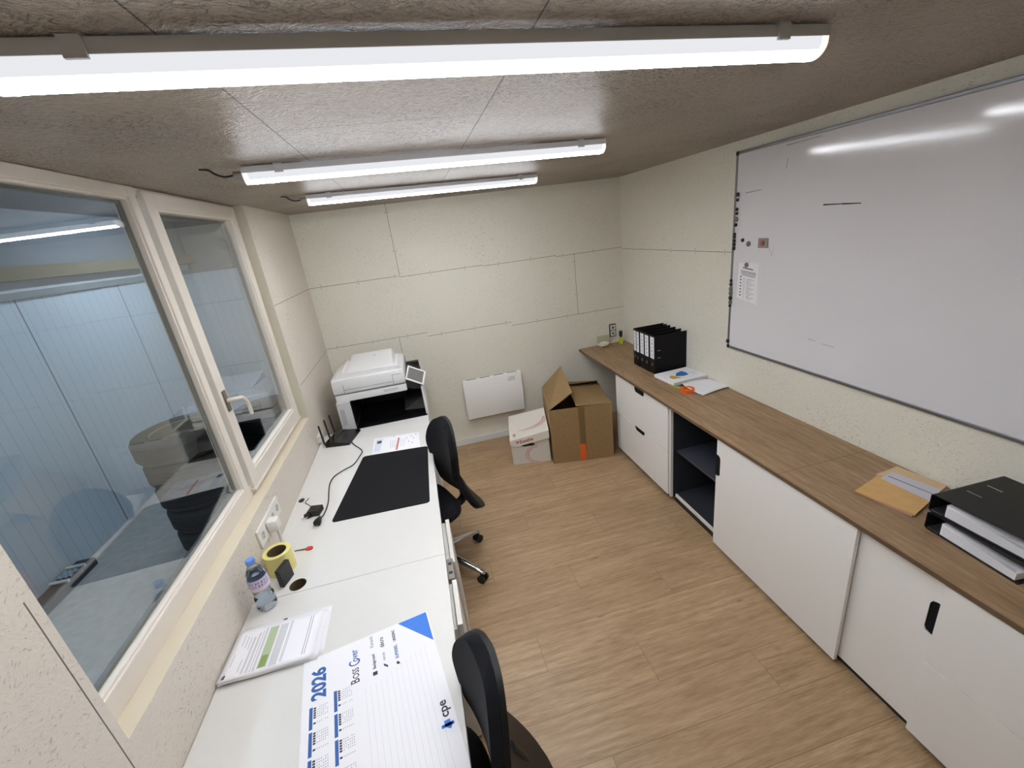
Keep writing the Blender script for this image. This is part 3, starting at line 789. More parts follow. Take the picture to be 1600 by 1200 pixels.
MB().prism([(-.004, bh+.0155), (bw+.004, bh+.0805), (bw+.004, bh+.005), (.06, bh-.045), (.03, bh-.043), (-.004, bh-.02)], -.0135, -.0105, 1).build('front_flap', LIDM, lid)
text('logo_print', 'Esselte', .045, RED, lid, frame((.085, -.0139, bh-.018), (1, 0, .17), (-.17, 0, 1)), .0008)
text('logo_mark', '>', .05, RED, lid, frame((.052, -.0139, bh-.023), (1, 0, .17), (-.17, 0, 1)), .002)
def ztop(x_, y_):
    u = x_/bw; v = y_/bd; return bh+.0165+.065*u*(1-v)+.055*v*(1-u)+(.105*u*v)+.0012
text('size_print', '1287', .03, RED, lid, frame((.05, .025, ztop(.05, .02)+.001), (0, 1, .06), (-1, 0, -.03)), .0006)
g = MB()
def arc_strip(f0, f1, n=20):
    for i in range(n):
        a, b = i/n, (i+1)/n; g.poly([f0(a), f0(b), f1(b), f1(a)])
def lidarc(off):
    def f(t_):
        a = R(195+165*t_); x_ = .15+.17*cos(a); y_ = .245+(.135+off*t_)*sin(a); x_ = min(bw, max(0, x_+off*1.2*t_))
        return (x_, y_, ztop(x_, y_)+.0004)
    return f
arc_strip(lidarc(0), lidarc(.006)); g.build('curved_line', PINKD, lid)
g = MB(); arc_strip(lidarc(.008), lidarc(.05)); g.build('curved_band', PINK, lid)
g = MB()
def farc(r_):
    def f(t_): a = R(95+170*t_); return (.245+r_*cos(a), -.0004, .085+r_*.8*sin(a))
    return f
arc_strip(farc(.098), farc(.094)); g.build('front_curve_line', PINKD, t)
g = MB(); arc_strip(farc(.1), farc(.13)); g.build('front_curve_band', PINK, t)

# ================================================================== PRINTER
PX, PY = .145, -.775          # front left corner of the scanner, front plane
t = thing('office_printer', 'large white and black office copier printer standing behind the desk', 'printer', (.45, -.52, 0))
def pb(name, m_, parent=t, smooth=None, mb=None): return mb.build(name, m_, parent, smooth)
def L(x_, y_, z_): return (x_-.45, y_+.52, z_)
def lbox(mb, x0, x1, y0, y1, z0, z1, bev=0): return mb.box(x0-.45, x1-.45, y0+.52, y1+.52, z0, z1, bev=bev)
lbox(MB(), .135, .78, -.80, -.22, .02, .715, .004).build('paper_tray_body', PRW, t)
lbox(MB(), .135, .235, PY-.02, -.25, .716, .955, .003).build('left_housing', PRG, t)
lbox(MB(), .2352, .2356, PY-.019, -.31, .736, .948).build('inner_liner', BLACK, t)
o = lbox(MB(), .150, .182, PY-.0215, PY-.0202, .775, .90, .0005).build('grip_recess', mat('recess_grey', srgb(176, 177, 180), .5), t)
lbox(MB(), .236, .775, -.30, -.25, .716, 1.04, .002).build('back_housing', BLACK, t)
lbox(MB(), .236, .775, PY-.02, -.301, .716, .735, .002).build('output_tray_floor', mat('tray_black', srgb(14, 14, 16), .25), t)
g = MB(); g.hull8([L(.60, -.62, .736), L(.765, -.66, .736), L(.765, -.40, .736), L(.60, -.40, .736)], [L(.62, -.55, .80), L(.765, -.60, .83), L(.765, -.40, .83), L(.62, -.40, .80)])
g.build('output_ramp', mat('tray_grey_black', srgb(52, 46, 46), .4), t)
lbox(MB(), .767, .787, PY-.01, -.25, .716, .965, .003).build('right_housing', PRW, t)
g = MB(); g.prism([(.66, .965), (.787, .93), (.775, 1.00), (.69, 1.035), (.665, 1.03)], PY+.02+.52, -.27+.52, 1, Matrix.Translation((-.45, 0, 0)))
g.build('right_shoulder', mat('shoulder_black', srgb(26, 25, 26), .35), t)
lbox(MB(), PX-.005, .665, PY, -.27, .950, 1.008, .008).build('scanner_base', PRW, t, 40)
lbox(MB(), .49, .60, PY-.0008, PY-.0002, .972, .992).build('logo_plate', PRG, t)
o = lbox(MB(), PX-.012, .668, PY+.002, -.26, 1.0115, 1.125, .015).build('document_feeder', PRW, t, 40)
g = MB(); g.prism([(PX-.02-.45+.01, 1.124), (PX-.45+.055, 1.165), (.22-.45, 1.172), (.235-.45, 1.160), (.625-.45, 1.150), (.655-.45, 1.124)], PY+.03+.52, -.36+.52, 1)
g.build('feeder_cover', PRW, o, 30)
g = MB(); g.hull8([L(.255, -.70, 1.156), L(.60, -.70, 1.150), L(.60, -.37, 1.156), L(.255, -.37, 1.156)], [L(.255, -.69, 1.163), L(.595, -.69, 1.158), L(.58, -.36, 1.205), L(.265, -.36, 1.205)])
g.build('feeder_tray', PRW, o)
# seams and small prints on the feeder
SE = mat('seam_dark', srgb(90, 90, 92), .6)
lbox(MB(), PX-.010, .655, PY+.0005, PY+.004, 1.0085, 1.0112).build('seam_line', SE, t)
g = MB(); lbox(g, .215, .575, PY+.0014, PY+.0019, 1.040, 1.0425); lbox(g, .212, .2145, PY+.0014, PY+.0019, 1.02, 1.085); lbox(g, .575, .5775, PY+.0014, PY+.0019, 1.02, 1.095); lbox(g, .575, .64, PY+.0014, PY+.0019, 1.0925, 1.0945)
g.build('seam_line', SE, o)
g = MB()
for i in range(4):
    for j in range(2):
        a = L(.40+j*.022, -.62+i*.028, 1.1685+i*.004); g.box(a[0], a[0]+.014, a[1], a[1]+.016, a[2], a[2]+.0006)
a = L(.44, -.47, 1.194); g.box(a[0], a[0]+.016, a[1], a[1]+.02, a[2], a[2]+.0008)
g.build('instruction_print', INKG, o)
# control panel
cp = MB(); Mc = frame(L(.70, PY-.01, 1.05), (.86, -.0, -.51), (.30, .62, .68))
cp.box(-.03, .115, -.02, .095, -.012, 0, Mc, bev=.003)
cpo = cp.build('control_panel', PRW, t, 40)
g = MB(); g.box(-.02, .10, -.008, .085, .0003, .0012, Mc); g.build('touch_screen', SCREEN, cpo)
g = MB(); g.box(.0, .06, .0, .05, -.06, -.012, Mc); g.build('panel_arm', BLACK, t)

# ================================================================== ITEMS ON THE DESKS
def loft(name, pts, z0, z1, m_, label, cat, bevr=.012):
    """rounded sheet from four world corner points"""
    c = sum((Vector(p) for p in pts), Vector((0, 0)))/4
    out = []
    for i in range(4):
        p, a, b = Vector(pts[i]), Vector(pts[i-1]), Vector(pts[(i+1) % 4])
        da, db = (a-p).normalized(), (b-p).normalized()
        for k in range(5):
            th_ = k/4; q = p + da*bevr*(1-th_)**2 + db*bevr*th_**2; out.append((q.x-c.x, q.y-c.y))
    o = MB().prism(out, z0, z1).build(name, m_); o.location = (c.x, c.y, 0)
    return tag(o, label, cat)
o = loft('desk_mat', [(.335, -1.325), (.752, -1.372), (.735, -2.025), (.238, -1.998)], DZ+.0003, DZ+.003, MATB, 'large black desk mat lying on the far white desk', 'mat', .022)

# router
t = thing('router', 'black wireless router with three antennas at the far end of the desk', 'router', (.16, -.97, DZ), R(0))
g = MB(); g.hull8([(-.105, -.09, .001), (.06, -.125, .001), (.115, .10, .001), (-.05, .115, .001)], [(-.10, -.08, .038), (.058, -.118, .014), (.108, .095, .018), (-.045, .108, .040)])
body = g.build('router_body', GLOSSB, t)
g = MB(); g.hull8([(-.05, -.08, .0300), (-.046, -.082, .0295), (.005, .10, .0355), (.001, .102, .036)], [(-.05, -.08, .0318), (-.046, -.082, .0315), (.005, .10, .0375), (.001, .102, .038)]); g.build('ridge', BLACK, body)
for y_, x_ in ((-.075, -.105), (.02, -.085), (.105, -.065)):
    MB().tube([(x_, y_, .012), (x_-.006, y_, .03), (x_-.012, y_+.002, .165)], .006, 8, [.007, .007, .006]).build('antenna', BLACK, t, 50)
t = thing('network_socket', 'small white network box on the wall behind the router', 'socket', (.0, -.955, .785))
MB().box(.0005, .022, -.06, .05, -.02, .03, bev=.003).build('housing', WHITE, t)
MB().box(.0222, .0228, -.03, .02, -.008, .015).build('port', INKG, t)
# sheets by the mat
t = thing('instruction_sheet', 'white instruction sheets with red stripe between printer and mat', 'paper', (.55, -1.205, DZ))
MB().prism([(-.16, -.115), (.155, -.15), (.15, .085), (-.165, .13)], .0004, .0012).build('sheet', PAPER, t)
MB().box(-.15, -.105, -.10, .09, .0013, .0016, Matrix.Rotation(R(-3), 4, 'Z')).build('blue_print_strip', mat('pale_blue_print', srgb(214, 220, 234), .7), t)
MB().box(-.137, -.108, .03, .07, .0017, .0019).build('photo_print', INK, t)
MB().box(.0, .014, -.12, .06, .0013, .0016, Matrix.Rotation(R(-4), 4, 'Z')).build('red_stripe', mat('soft_red', srgb(206, 128, 130), .7), t)
g = MB()
for i in range(3): g.box(-.045+i*.014, -.041+i*.014, -.08, .04, .0013, .0015)
for i in range(3): g.box(.025+i*.012, .028+i*.012, -.09, .03, .0013, .0015)
g.build('text_lines', INKL, t)
g = MB()
for px_, py_ in ((.06, .02), (.075, -.04), (.095, .04), (.11, .0), (.125, .055), (.1, -.07), (-.03, .095)): g.box(px_, px_+.008, py_, py_+.014, .0013, .0015)
g.build('small_icons', INKG, t)
# router cable and plug
t = thing('charging_cable', 'black power cord from the router across the mat to a loose plug', 'cord', (.175, -1.99, DZ))
pts = [(.235, -1.075, .012), (.262, -1.13, .006), (.318, -1.235, .005), (.312, -1.32, .0085), (.285, -1.42, .0085), (.235, -1.465, .0085), (.18, -1.52, .005), (.168, -1.60, .005), (.176, -1.68, .005), (.192, -1.80, .005), (.19, -1.90, .005), (.18, -1.955, .012)]
g = MB(); g.tube(smoothpath([(a-.175, b+1.99, c) for a, b, c in pts], 6), .0032, 8); g.build('cable', BLACK, t, 60)
g = MB(); g.cyl((.004, .038, .016), (.0, .006, .018), .010, .017, 16); g.cyl((.0, .006, .018), (-.002, -.010, .018), .018, .018, 20)
g.build('plug', BLACK, t, 40)
g = MB()
for s in (-1, 1): g.cyl((-.002+s*.009, -.010, .018), (-.005+s*.009, -.03, .018), .0024, .002, 8)
g.build('plug_pin', CHROME, t, 40)
# adapter
t = thing('power_adapter', 'small black plug-in adapter with thin lead on the far desk', 'adapter', (.14, -1.875, DZ), R(-12))
MB().box(-.032, .032, -.03, .034, .001, .03, bev=.004).build('adapter_body', BLACK, t)
MB().box(-.04, -.012, -.045, -.028, .004, .026, bev=.003).build('plug_face', BLACK, t)
g = MB()
for s in (0, 1): g.cyl((-.034+s*.015, -.044, .015), (-.045+s*.015, -.066, .015), .002, .0018, 8)
g.build('plug_pin', CHROME, t, 40)
g = MB(); g.tube(smoothpath([(-.03, .03, .015), (-.045, .055, .004), (-.075, .085, .003), (-.10, .105, .003), (-.105, .125, .003), (-.100, .15, .004)], 6), .0018, 6); g.build('lead', BLACK, t, 60)
o = MB().lathe([(0, 0), (.014, 0), (.016, .003), (.010, .007), (0, .008)], 24).build('round_jack', BLACK, None, 40); o.location = (.034, -1.712, DZ+.0005); o.scale = (1, 1.3, 1)
tag(o, 'round black lead end at the wall edge of the far desk', 'connector')
# key
t = thing('key', 'small steel key with a red head on the far white desk', 'key', (.16, -2.165, DZ), R(-4))
MB().prism([(-.012, -.008), (-.004, -.012), (.014, -.011), (.02, 0), (.014, .011), (-.004, .012), (-.012, .008)], .001, .006, 2, Matrix.Translation((.005, -.003, 0))).build('key_head', mat('red_plastic', srgb(206, 60, 44), .35), t)
MB().prism([(-.06, -.002), (-.03, -.004), (-.028, -.006), (-.008, -.006), (-.008, .004), (-.06, .003)], .0015, .0035).build('key_blade', mat('key_steel', srgb(120, 120, 112), .3, .9), t)
# label roll
t = thing('label_roll', 'roll of pale yellow labels standing on its edge near the bottle', 'roll', (.075, -2.262, DZ+.0005), 0)
MB().lathe([(.039, 0), (.056, 0), (.056, .096), (.039, .096)], 44, None, True).build('labels', YELL, t, 40)
MB().lathe([(.0375, .001), (.0388, .001), (.0388, .095), (.0375, .095)], 44, None, True).build('core', CORE, t, 40)
MB().lathe([(0, .004), (.037, .004), (.037, .006), (0, .006)], 44).build('core_base', CORE, t, 40)
o = MB().box(-.008, .012, -.036, .036, 0, .082, bev=.001).build('black_case', BLACK); o.location = (.113, -2.352, DZ+.0006); o.rotation_euler = (0, 0, R(-18))
tag(o, 'narrow black case standing between the bottle and the yellow roll', 'case')
# bottle
t = thing('water_bottle', 'clear plastic water bottle with blue cap standing by the window wall', 'bottle', (.072, -2.470, DZ+.0005), R(10))
t.scale = (1.08, 1.08, 1.04)
prof = [(0, .004), (.018, .003), (.027, .0), (.0315, .006), (.033, .014), (.033, .03), (.0315, .036), (.033, .042), (.0325, .055), (.0285, .066), (.0275, .074), (.0295, .085), (.032, .095), (.0325, .098), (.0325, .140), (.032, .146), (.029, .163), (.022, .180), (.0145, .192), (.0125, .197), (.0125, .203)]
MB().lathe(prof, 40).build('bottle_body', PET, t, 60)
MB().lathe([(0, .0065)]+[(max(0, r_-.0014), z_+.0015) for r_, z_ in prof[2:17]]+[(0, .1655)], 40).build('water', WATER, t, 60)
MB().lathe([(.0331, .098), (.0333, .098), (.0333, .146), (.0331, .146)], 40, None, True).build('label_wrap', mat('pale_bottle_label', srgb(196, 190, 214), .5), t, 60)
g = MB()
for i in range(26):
    a = R(-150+(i % 9)*17+random.random()*8); z_ = .103+(i//9)*.013; d_ = .05+.08*random.random()
    c = [(.0335*cos(a), .0335*sin(a)), (.0335*cos(a+d_), .0335*sin(a+d_))]
    g.poly([(c[0][0], c[0][1], z_), (c[1][0], c[1][1], z_), (c[1][0], c[1][1], z_+.008), (c[0][0], c[0][1], z_+.008)])
g.build('label_print', mat('purple_print', srgb(110, 80, 130), .5), t)
MB().lathe([(.0332, .0985), (.0336, .0985), (.0336, .112), (.0332, .112)], 40, None, True).build('pink_label_band', mat('pinkish_label', srgb(222, 200, 210), .5), t, 60)
g = MB(); g.lathe([(0, .2205), (.0135, .2205), (.0148, .218), (.015, .203), (.0145, .2025), (0, .2025)], 36); g.build('cap', mat('blue_cap', srgb(104, 146, 220), .4), t, 50)
# wall sockets (left wall)
t = thing('socket_strip', 'white four gang wall socket strip above the desk by the window', 'socket', (0, -2.075, .878))
MB().box(.0005, .011, -.145, .145, -.043, .043, bev=.002).build('cover_plate', WHITE, t)
for i, y_ in enumerate((-.106, .036, .106)):
    M_ = Matrix.Translation((.0112, y_, 0)) @ Matrix.Rotation(pi/2, 4, 'Y')
    o = MB().lathe([(.019, 0), (.022, 0), (.022, .0012), (.019, .0012)], 28, M_, True).build('socket_ring', WHITE, t, 40)
    MB().lathe([(0, 0), (.0188, 0), (.0188, .0004), (0, .0004)], 28, M_).build('socket_well', mat('socket_grey', srgb(190, 187, 180), .5), t)
    g = MB()
    for s in (-1, 1): g.lathe([(0, .0006), (.003, .0006), (.003, .001), (0, .001)], 10, M_ @ Matrix.Translation((s*.0095, 0, 0)))
    g.build('socket_hole', BLACK, t)
t = thing('white_plug', 'bulky white plug pushed into the wall socket strip', 'plug', (.012, -2.11, .878))
g = MB(); g.box(.001, .048, -.028, .022, -.026, .03, bev=.008); g.build('plug_body', WHITE, t, 40)
g = MB(); g.tube(smoothpath([(.03, 0, -.024), (.031, .002, -.06), (.028, .004, -.1), (.028, .004, -.136)], 5), .007, 10); g.build('cable', WHITE, t, 50)

# paper pile
t = thing('letter_pile', 'pile of printed letters with a green band beside the water bottle', 'paper', (.155, -2.685, DZ))
def sheet(dx, dy, rz, z, ww=.297, hh=.21, curl=.0, nm='sheet', m_=PAPER):
    c_, s_ = cos(rz), sin(rz)
    def f(u, v):
        x_, y_ = (u-.5)*ww, (v-.5)*hh
        return (dx+x_*c_-y_*s_, dy+x_*s_+y_*c_, z+curl*(1-v)**2*(.45+.55*sin(5*u+1)**2))
    return MB().grid(f, 14, 8).build(nm, m_, t, 60, solid=.0004)
sheet(.03, .018, R(1), .001); sheet(.012, .006, R(-1.5), .0025, curl=.002, m_=PAPER2); sheet(.018, -.002, R(-1), .0045, curl=.004); sheet(.002, -.004, R(.5), .0065, curl=.007)
top = sheet(0, 0, R(0), .0085, curl=.010)
def tz(x_, y_):
    u = x_/.297+.5; v = y_/.21+.5; return .0085+.010*(1-v)**2*(.45+.55*sin(5*u+1)**2)+.0006
def strip(g, x0, x1, y0_, y1_, n=6, dz=0):
    for i in range(n):
        a, b = y0_+(y1_-y0_)*i/n, y0_+(y1_-y0_)*(i+1)/n
        g.poly([(x0, a, tz(x0, a)+dz), (x1, a, tz(x1, a)+dz), (x1, b, tz(x1, b)+dz), (x0, b, tz(x0, b)+dz)])
g = MB(); strip(g, -.034, -.004, -.085, .085); g.build('green_band', GREEN, t)
g = MB(); strip(g, -.030, -.008, -.082, -.035, 3, .0003); g.build('landscape_print', OLIVE, t)
g = MB()
for x0, a, b in ((-.135, -.09, -.07), (-.128, -.05, .0), (-.117, .03, .08), (-.104, .02, .07), (-.095, -.08, -.03), (-.092, .01, .06), (-.082, -.09, .06), (-.078, -.09, .06), (-.068, -.09, .07),
                 (-.064, -.09, .075), (-.055, -.09, .08), (-.047, -.09, .09), (-.043, -.09, .085)): strip(g, x0, x0+.0018, a, b, 4)
g.build('address_lines', INKG, t); g = MB()
for i in range(6): strip(g, .004+i*.0045, .0062+i*.0045, -.09, .085, 6)
for i in range(2): strip(g, .038+i*.005, .040+i*.005, -.085, .09, 6)
g.build('body_lines', INKG, t); g = MB()
for i in range(2): strip(g, .108+i*.008, .1105+i*.008, -.08, .09, 6)
g.build('footer_lines', INKG, t)
g = MB(); strip(g, -.138, -.128, -.095, -.08, 2); g.build('letterhead_mark', INK, t)
g = MB(); g.box(.0, .014, .1085, .118, .0016, .002); g.build('logo_print', INK, t)

# calendar pad
BR = Vector((.690, -2.722, DZ)); Rv = Vector((-.168, .986, 0)).normalized(); Uv = Vector((-.986, -.168, 0)).normalized()
cal = bpy.data.objects.new('calendar_pad', None); COL.objects.link(cal)
cal.matrix_world = frame(BR, Rv, Uv)
tag(cal, 'large white desk calendar pad for 2026 with a blue corner on the near desk', 'calendar')
MB().prism([(-.594, 0), (0, 0), (0, .42), (-.594, .42)], .0008, .005).build('pad', PAPER, cal)
ZP = .0052
def ctext(s, size, m_, x_, y_, bold=0., xs=1., name='printed_text'):
    return text(name, s, size, m_, cal, Matrix.Translation((x_, y_, ZP+.0002)), bold, .0001, xs)
MB().prism([(-.002, .004), (-.002, .106), (-.130, .004)], ZP, ZP+.0004).build('blue_corner', BLUE, cal)
ctext('2026', .058, INKB, -.158, .352, .0022, .95, 'year_print')
ctext('B', .038, INK, -.162, .250, .0003, .8, 'title_print'); ctext('OSS', .028, INK, -.144, .250, .0003, .78, 'title_print')
ctext('C', .050, INKB, -.098, .244, .0002, .7, 'title_print'); ctext('over', .032, INKB, -.082, .250, .0003, .8, 'title_print')
for (x_, y_, s, sz, m_) in ((-.150, .197, 'Beckground', .013, INK), (-.066, .197, 'Keramic', .016, INKG), (-.135, .165, 'camcyn', .012, INKG), (-.082, .163, 'décro', .020, INK),
                            (-.148, .123, 'SUPERBEL', .014, INKB), (-.078, .123, 'UNIZINC', .013, INK)):
    ctext(s, sz, m_, x_+.01, y_, .0003, .9, 'sponsor_print')
g = MB(); g.prism([(-.163, .194), (-.150, .194), (-.150, .208), (-.163, .208)], ZP, ZP+.0003)
for i in range(3): g.prism([(-.155+i*.004, .160+i*.004), (-.147+i*.004, .160+i*.004), (-.143+i*.004, .164+i*.004), (-.151+i*.004, .164+i*.004)], ZP, ZP+.0003)
g.prism([(-.160, .121), (-.148, .127), (-.152, .134), (-.160, .130)], ZP, ZP+.0003); g.build('sponsor_mark', INK, cal)
ctext('cpe', .036, INK, -.392, .018, .0008, 1., 'brand_print')
g = MB(); g.prism([(-.427, .022), (-.412, .012), (-.412, .019), (-.400, .019), (-.400, .036), (-.412, .036), (-.412, .043)], ZP, ZP+.0003); g.prism([(-.418, .010), (-.409, .010), (-.409, .046), (-.418, .046)], ZP, ZP+.0003); g.build('brand_arrow', BLUE, cal)
for row in range(2):
    for k in range(6):
        xr = (-.176, -.156)[row]-k*.076; y_ = (.388, .318)[row]
        if xr-.066 < -.594: continue
        bars, heads, dates = MB(), MB(), MB()
        bars.prism([(xr-.068, y_), (xr, y_), (xr, y_+.0095), (xr-.068, y_+.0095)], ZP, ZP+.0003)
        for j in range(6):
            a = xr-.004-j*.0072-(.010 if j == 5 else 0); heads.prism([(a-.0052, y_-.0095), (a, y_-.0095), (a, y_-.0025), (a-.0052, y_-.0025)], ZP, ZP+.0003)
        for c_ in range(6):
            for r_ in range(6):
                if (c_*7+r_*3+k) % 11 == 0: continue
                a = xr-.005-c_*.0072-(.010 if c_ == 5 else 0); b = y_-.0155-r_*.0055
                dates.prism([(a-.003, b), (a, b), (a, b+.0022), (a-.003, b+.0022)], ZP, ZP+.0002)
        mb_ = bars.build('month_bar', INKB, cal); heads.build('weekday_print', INK, mb_); dates.build('date_print', INKG, mb_)
g = MB()
for i in range(13):
    y_ = .235-i*.0165; x1 = -.19+max(0, i-2)*.006
    x1 = min(x1, -.12)
    g.prism([(-.59, y_), (x1, y_), (x1, y_+.0006), (-.59, y_+.0006)], ZP, ZP+.0001)
g.build('ruled_lines', INKL, cal)

# ================================================================== OFFICE CHAIRS
def chair_proto(BASE0):
    t = thing('office_chair', 'x', 'chair', (0, 0, 0), 0, 'black swivel office chairs at the desks')
    # faces -x ; five star base
    hub = MB(); hub.lathe([(0, .07), (.045, .07), (.048, .12), (.030, .15), (.026, .16), (0, .16)], 28); hub.build('base_hub', CHROME, t, 40)
    for k in range(5):
        a = R(BASE0+72*k); d = Vector((cos(a), sin(a), 0)); n = Vector((-sin(a), cos(a), 0))
        g = MB(); prev = None
        for r_, z_, w_, h_ in ((.03, .125, .026, .030), (.10, .128, .024, .024), (.20, .110, .021, .018), (.29, .086, .018, .014), (.33, .072, .017, .012), (.34, .068, .012, .008)):
            c = d*r_; ring_ = [g.bm.verts.new(c+n*(w_*cos(q))+Vector((0, 0, z_+h_*sin(q)))) for q in [2*pi*i/12 for i in range(12)]]
            if prev:
                for i in range(12): g.bm.faces.new((prev[i], prev[(i+1) % 12], ring_[(i+1) % 12], ring_[i]))
            else: g.bm.faces.new(ring_)
            prev = ring_
        g.bm.faces.new(prev); leg = g.build('base_leg', CHROME, t, 50)
        c = MB(); cc = d*.322
        for s in (-1, 1): c.cyl(cc+n*(s*.010)+Vector((0, 0, .0275)), cc+n*(s*.026)+Vector((0, 0, .0275)), .027, None, 20)
        c.cyl(cc+Vector((0, 0, .03)), cc+Vector((0, 0, .066)), .010); c.build('castor', BLACK, leg, 40)
    MB().cyl((0, 0, .15), (0, 0, .40), .022).build('gas_lift', BLACK, t, 40)
    MB().box(-.12, .14, -.09, .09, .40, .435, bev=.01).build('mechanism', SHELLB, t, 40)
    # seat cushion
    def seat(u, v):
        a = 2*pi*u; e = (v-.5)*pi
        sx, sy = abs(cos(a))**.55*(1 if cos(a) > 0 else -1), abs(sin(a))**.55*(1 if sin(a) > 0 else -1)
        ce, se = abs(cos(e))**.4, abs(sin(e))**.6*(1 if e > 0 else -1)
        return (-.065+.235*sx*ce, .235*sy*ce, .475+.038*se-.012*(sx*ce < -.8)+.012*(sy*ce)**2)
    MB().grid(seat, 40, 14).build('seat', FABRIC, t, 80)
    # backrest: hourglass, curved
    wtab = [(0, .05), (.012, .095), (.04, .15), (.09, .195), (.15, .215), (.22, .212), (.34, .178), (.46, .150), (.58, .172), (.70, .188), (.80, .172), (.88, .142), (.94, .105), (.975, .07), (.993, .038), (1, .012)]
    def wid(v):
        n_ = len(wtab)
        for i in range(n_-1):
            (a, wa), (b, wb) = wtab[i], wtab[i+1]
            if v <= b+1e-9:
                t_ = (v-a)/(b-a)
                (a0, w0), (b1, w1) = wtab[max(i-1, 0)], wtab[min(i+2, n_-1)]
                m0 = (wb-w0)/max(1e-6, b-a0)*(b-a); m1 = (w1-wa)/max(1e-6, b1-a)*(b-a)
                return max(.012, (2*t_**3-3*t_*t_+1)*wa+(t_**3-2*t_*t_+t_)*m0+(-2*t_**3+3*t_*t_)*wb+(t_**3-t_*t_)*m1)
        return .012
    def prof(v): return .188+.10*max(0, v-.5)**2+.105*(max(0, .5-v)/.4)**1.4
    def back(off, curve):
        def f(u, v):
            s_ = (u-.5)*2; w_ = wid(v)
            return (prof(v)+off-curve*(s_*w_/.2)**2, s_*w_, .385+.625*v)
        return f
    def slab(o0, o1, cv, rim=0):
        g = MB(); nu, nv = 18, 72
        A = [[g.bm.verts.new(back(o0, cv)(i/nu, j/nv)) for j in range(nv+1)] for i in range(nu+1)]
        B = [[g.bm.verts.new(back(o1, cv)(.5+(i/nu-.5)*(1-rim), j/nv*(1-rim)+rim/2)) for j in range(nv+1)] for i in range(nu+1)]
        for G in (A, B):
            for i in range(nu):
                for j in range(nv): g.bm.faces.new((G[i][j], G[i+1][j], G[i+1][j+1], G[i][j+1]))
        for i in range(nu):
            for j in (0, nv): g.bm.faces.new((A[i][j], A[i+1][j], B[i+1][j], B[i][j]))
        for j in range(nv):
            for i in (0, nu): g.bm.faces.new((A[i][j], A[i][j+1], B[i][j+1], B[i][j]))
        return g
    slab(.0, -.030, .035, .06).build('backrest_cushion', FABRIC, t, 80)
    slab(.018, .001, .035).build('backrest_shell', SHELLB, t, 50)
    g = MB(); g.tube(smoothpath([(.08, 0, .425), (.17, 0, .405), (.24, 0, .43), (.25, 0, .50), (.215, 0, .60)], 5), .028, 10, None); g.build('back_support', SHELLB, t, 50)
    g = MB(); g.cyl((prof(.93)+.018, 0, .385+.625*.93), (prof(.93)+.022, 0, .385+.625*.93), .008); g.build('back_button', ALU, t, 40)
    return t
c1 = chair_proto(11); c2 = chair_proto(40)
c1.location = (.69, -1.665, 0); c1.rotation_euler = (0, 0, R(21)); c1['label'] = 'black fabric swivel chair at the desk with the black mat'
c2.location = (.668, -3.20, 0); c2.rotation_euler = (0, 0, R(10)); c2['label'] = 'black fabric swivel chair nearest the camera beside the calendar pad'
BASEROT = None

# ================================================================== GARAGE OUTSIDE THE WINDOW
GX, GY = -2.02, 2.8
struct(MB().box(-3.2, -T, YB, GY, -.12, -.0).build('floor_garage', CONC))
struct(MB().box(GX-.06, GX, YB, GY, 0, 1.97).build('wall_garage_side', GPAN))
struct(MB().box(GX-.06, -T, GY, GY+.06, 0, 1.97).build('wall_garage_end', GPAN))
GW = mat('garage_white_paint', srgb(214, 216, 222), .7)
struct(MB().box(GX-.06, GX+.03, YB, GY, 1.97, 2.02, bev=.002).build('trim_3', mat('garage_rail', srgb(150, 154, 156), .5)))
struct(MB().box(GX-.06, GX+.0, YB, GY, 2.021, 2.10).build('wall_garage_upper', GW))
struct(MB().box(GX-.06, GX+.10, YB, GY, 2.101, 2.20).build('trim_4', mat('raw_timber_beam', srgb(142, 128, 106), .8)))
GU = mat('garage_dimmed_boards', srgb(138, 142, 150), .7)  # darkened in colour so the upper garage looks dim and unlit
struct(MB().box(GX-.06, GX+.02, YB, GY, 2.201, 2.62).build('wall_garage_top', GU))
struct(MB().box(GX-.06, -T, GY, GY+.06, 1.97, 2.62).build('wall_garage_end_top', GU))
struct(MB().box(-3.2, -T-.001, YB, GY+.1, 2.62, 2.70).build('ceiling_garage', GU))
struct(MB().box(-3.2, -T, YB-.1, YB, -.1, 2.62).build('wall_garage_rear', GW))
struct(MB().box(-T-.0, -.0, 0+T, GY, -.1, 2.62).build('wall_garage_inner', GW))
struct(MB().box(-T, 0, YB, GY, H+.1, 2.62).build('wall_garage_inner_top', GW))
g = thing('added_garage_lamp', 'added tube lamp lighting the garage beyond the window', 'lamp', (-1.15, -1.9, 2.618), R(90))  # added out of view to light the garage
MB().box(-.75, .75, -.05, .05, -.04, -.0005, bev=.003).build('housing', LAMPH, g)
MB().box(-.73, .73, -.04, .04, -.075, -.0405, bev=.012).build('diffuser', GTUBE, g)
g2 = copies(g, 1)[0]; g2.location = (-1.15, 1.0, 2.618); g2['label'] = 'second added tube lamp lighting the garage farther behind the tyres'  # second lamp, added to light the far part

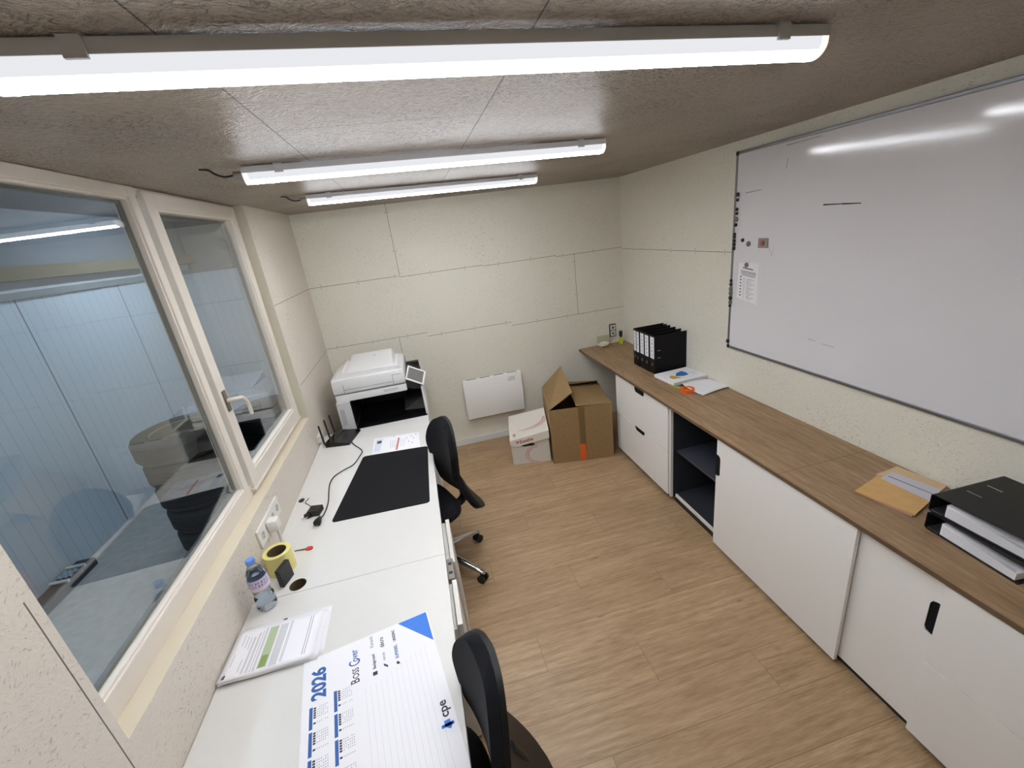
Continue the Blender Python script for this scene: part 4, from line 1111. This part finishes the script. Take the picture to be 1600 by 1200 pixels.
def tyre(x, y, z, r, w, m_, label, rim=False, tilt=None):
    t = thing('tyre', label, 'tyre', (x, y, z), 0, 'tyres piled in the garage')
    ri = r*.62
    prof = [(ri, w*.18), (ri+.012, w*.08), (r*.86, 0), (r*.95, w*.06), (r, w*.2)]
    for k in range(5):
        a, b = w*(.2+.12*k), w*(.2+.12*(k+1)); prof += [(r, a+.002), (r, b-.010), (r-.008, b-.009), (r-.008, b-.001)]
    prof += [(r, w*.8), (r*.95, w*.94), (r*.86, w), (ri+.012, w*.92), (ri, w*.82)]
    MB().lathe(prof, 56, None, True).build('rubber', m_, t, 40)
    if rim:
        MB().lathe([(0, w*.45), (.035, w*.45), (.04, w*.62), (.075, w*.62), (.085, w*.5), (.13, w*.42), (ri-.015, w*.5), (ri-.006, w*.9), (ri+.002, w*.93), (ri+.002, w*.82), (ri-.001, w*.2), (0, w*.2)], 48).build('wheel_rim', RIM, t, 40)
        g = MB()
        for k in range(8):
            a = 2*pi*k/8; g.lathe([(0, w*.47), (.013, w*.47), (.013, w*.495), (0, w*.495)], 12, Matrix.Translation((.107*cos(a), .107*sin(a), 0)))
        g.build('rim_holes', BLACK, t)
    return t
TH = .186
names = ['bottom tyre of the stack seen through the large window pane', 'second tyre from the floor in the stack behind the window',
         'middle tyre of the five stacked behind the window', 'fourth tyre, just under the dusty wheel in the stack', 'dusty wheel with steel rim lying on top of the tyre stack']
for i, (x_, y_, l) in enumerate(zip((-.97, -.985, -1.0, -1.02, -1.03), (-.60, -.585, -.575, -.56, -.54), names)):
    tyre(x_, y_, .001+i*(TH+.0015), .305 if i < 4 else .325, TH, TYRE if i < 3 else TYRED, l, i == 4)
names = ['bottom tyre of the farther stack behind the opening sash', 'second tyre of the farther stack behind the opening sash', 'third tyre of the farther stack behind the opening sash', 'topmost tyre of the farther stack behind the opening sash']
for i, l in enumerate(names): tyre(-.62, .02, .001+i*(.2015), .31, .2, TYRE, l)
# wrapped pipes on the garage floor
t = thing('wrapped_pipes', 'white pipes and crumpled plastic on a dark ledge at the garage wall', 'pipes', (-1.86, -1.1, 0))
MB().box(-.155, -.03, -.5, .46, .0, .06, bev=.004).build('dark_ledge', mat('dark_ledge', srgb(52, 62, 74), .6), t)
for k, yy in enumerate((.36, .20)):
    MB().cyl((-.15, yy, .075), (-.035, yy, .075), .012).build('pipe', WHITE, t, 40)
def crk(u, v): return (-.145+.10*u, .24+.09*v, .068+.018*abs(sin(9*u+5*v))*(.4+.6*abs(cos(13*v+4*u))))
MB().grid(crk, 18, 8).build('plastic_wrap', mat('crinkled_plastic', srgb(150, 170, 186), .2), t, None, solid=.001)
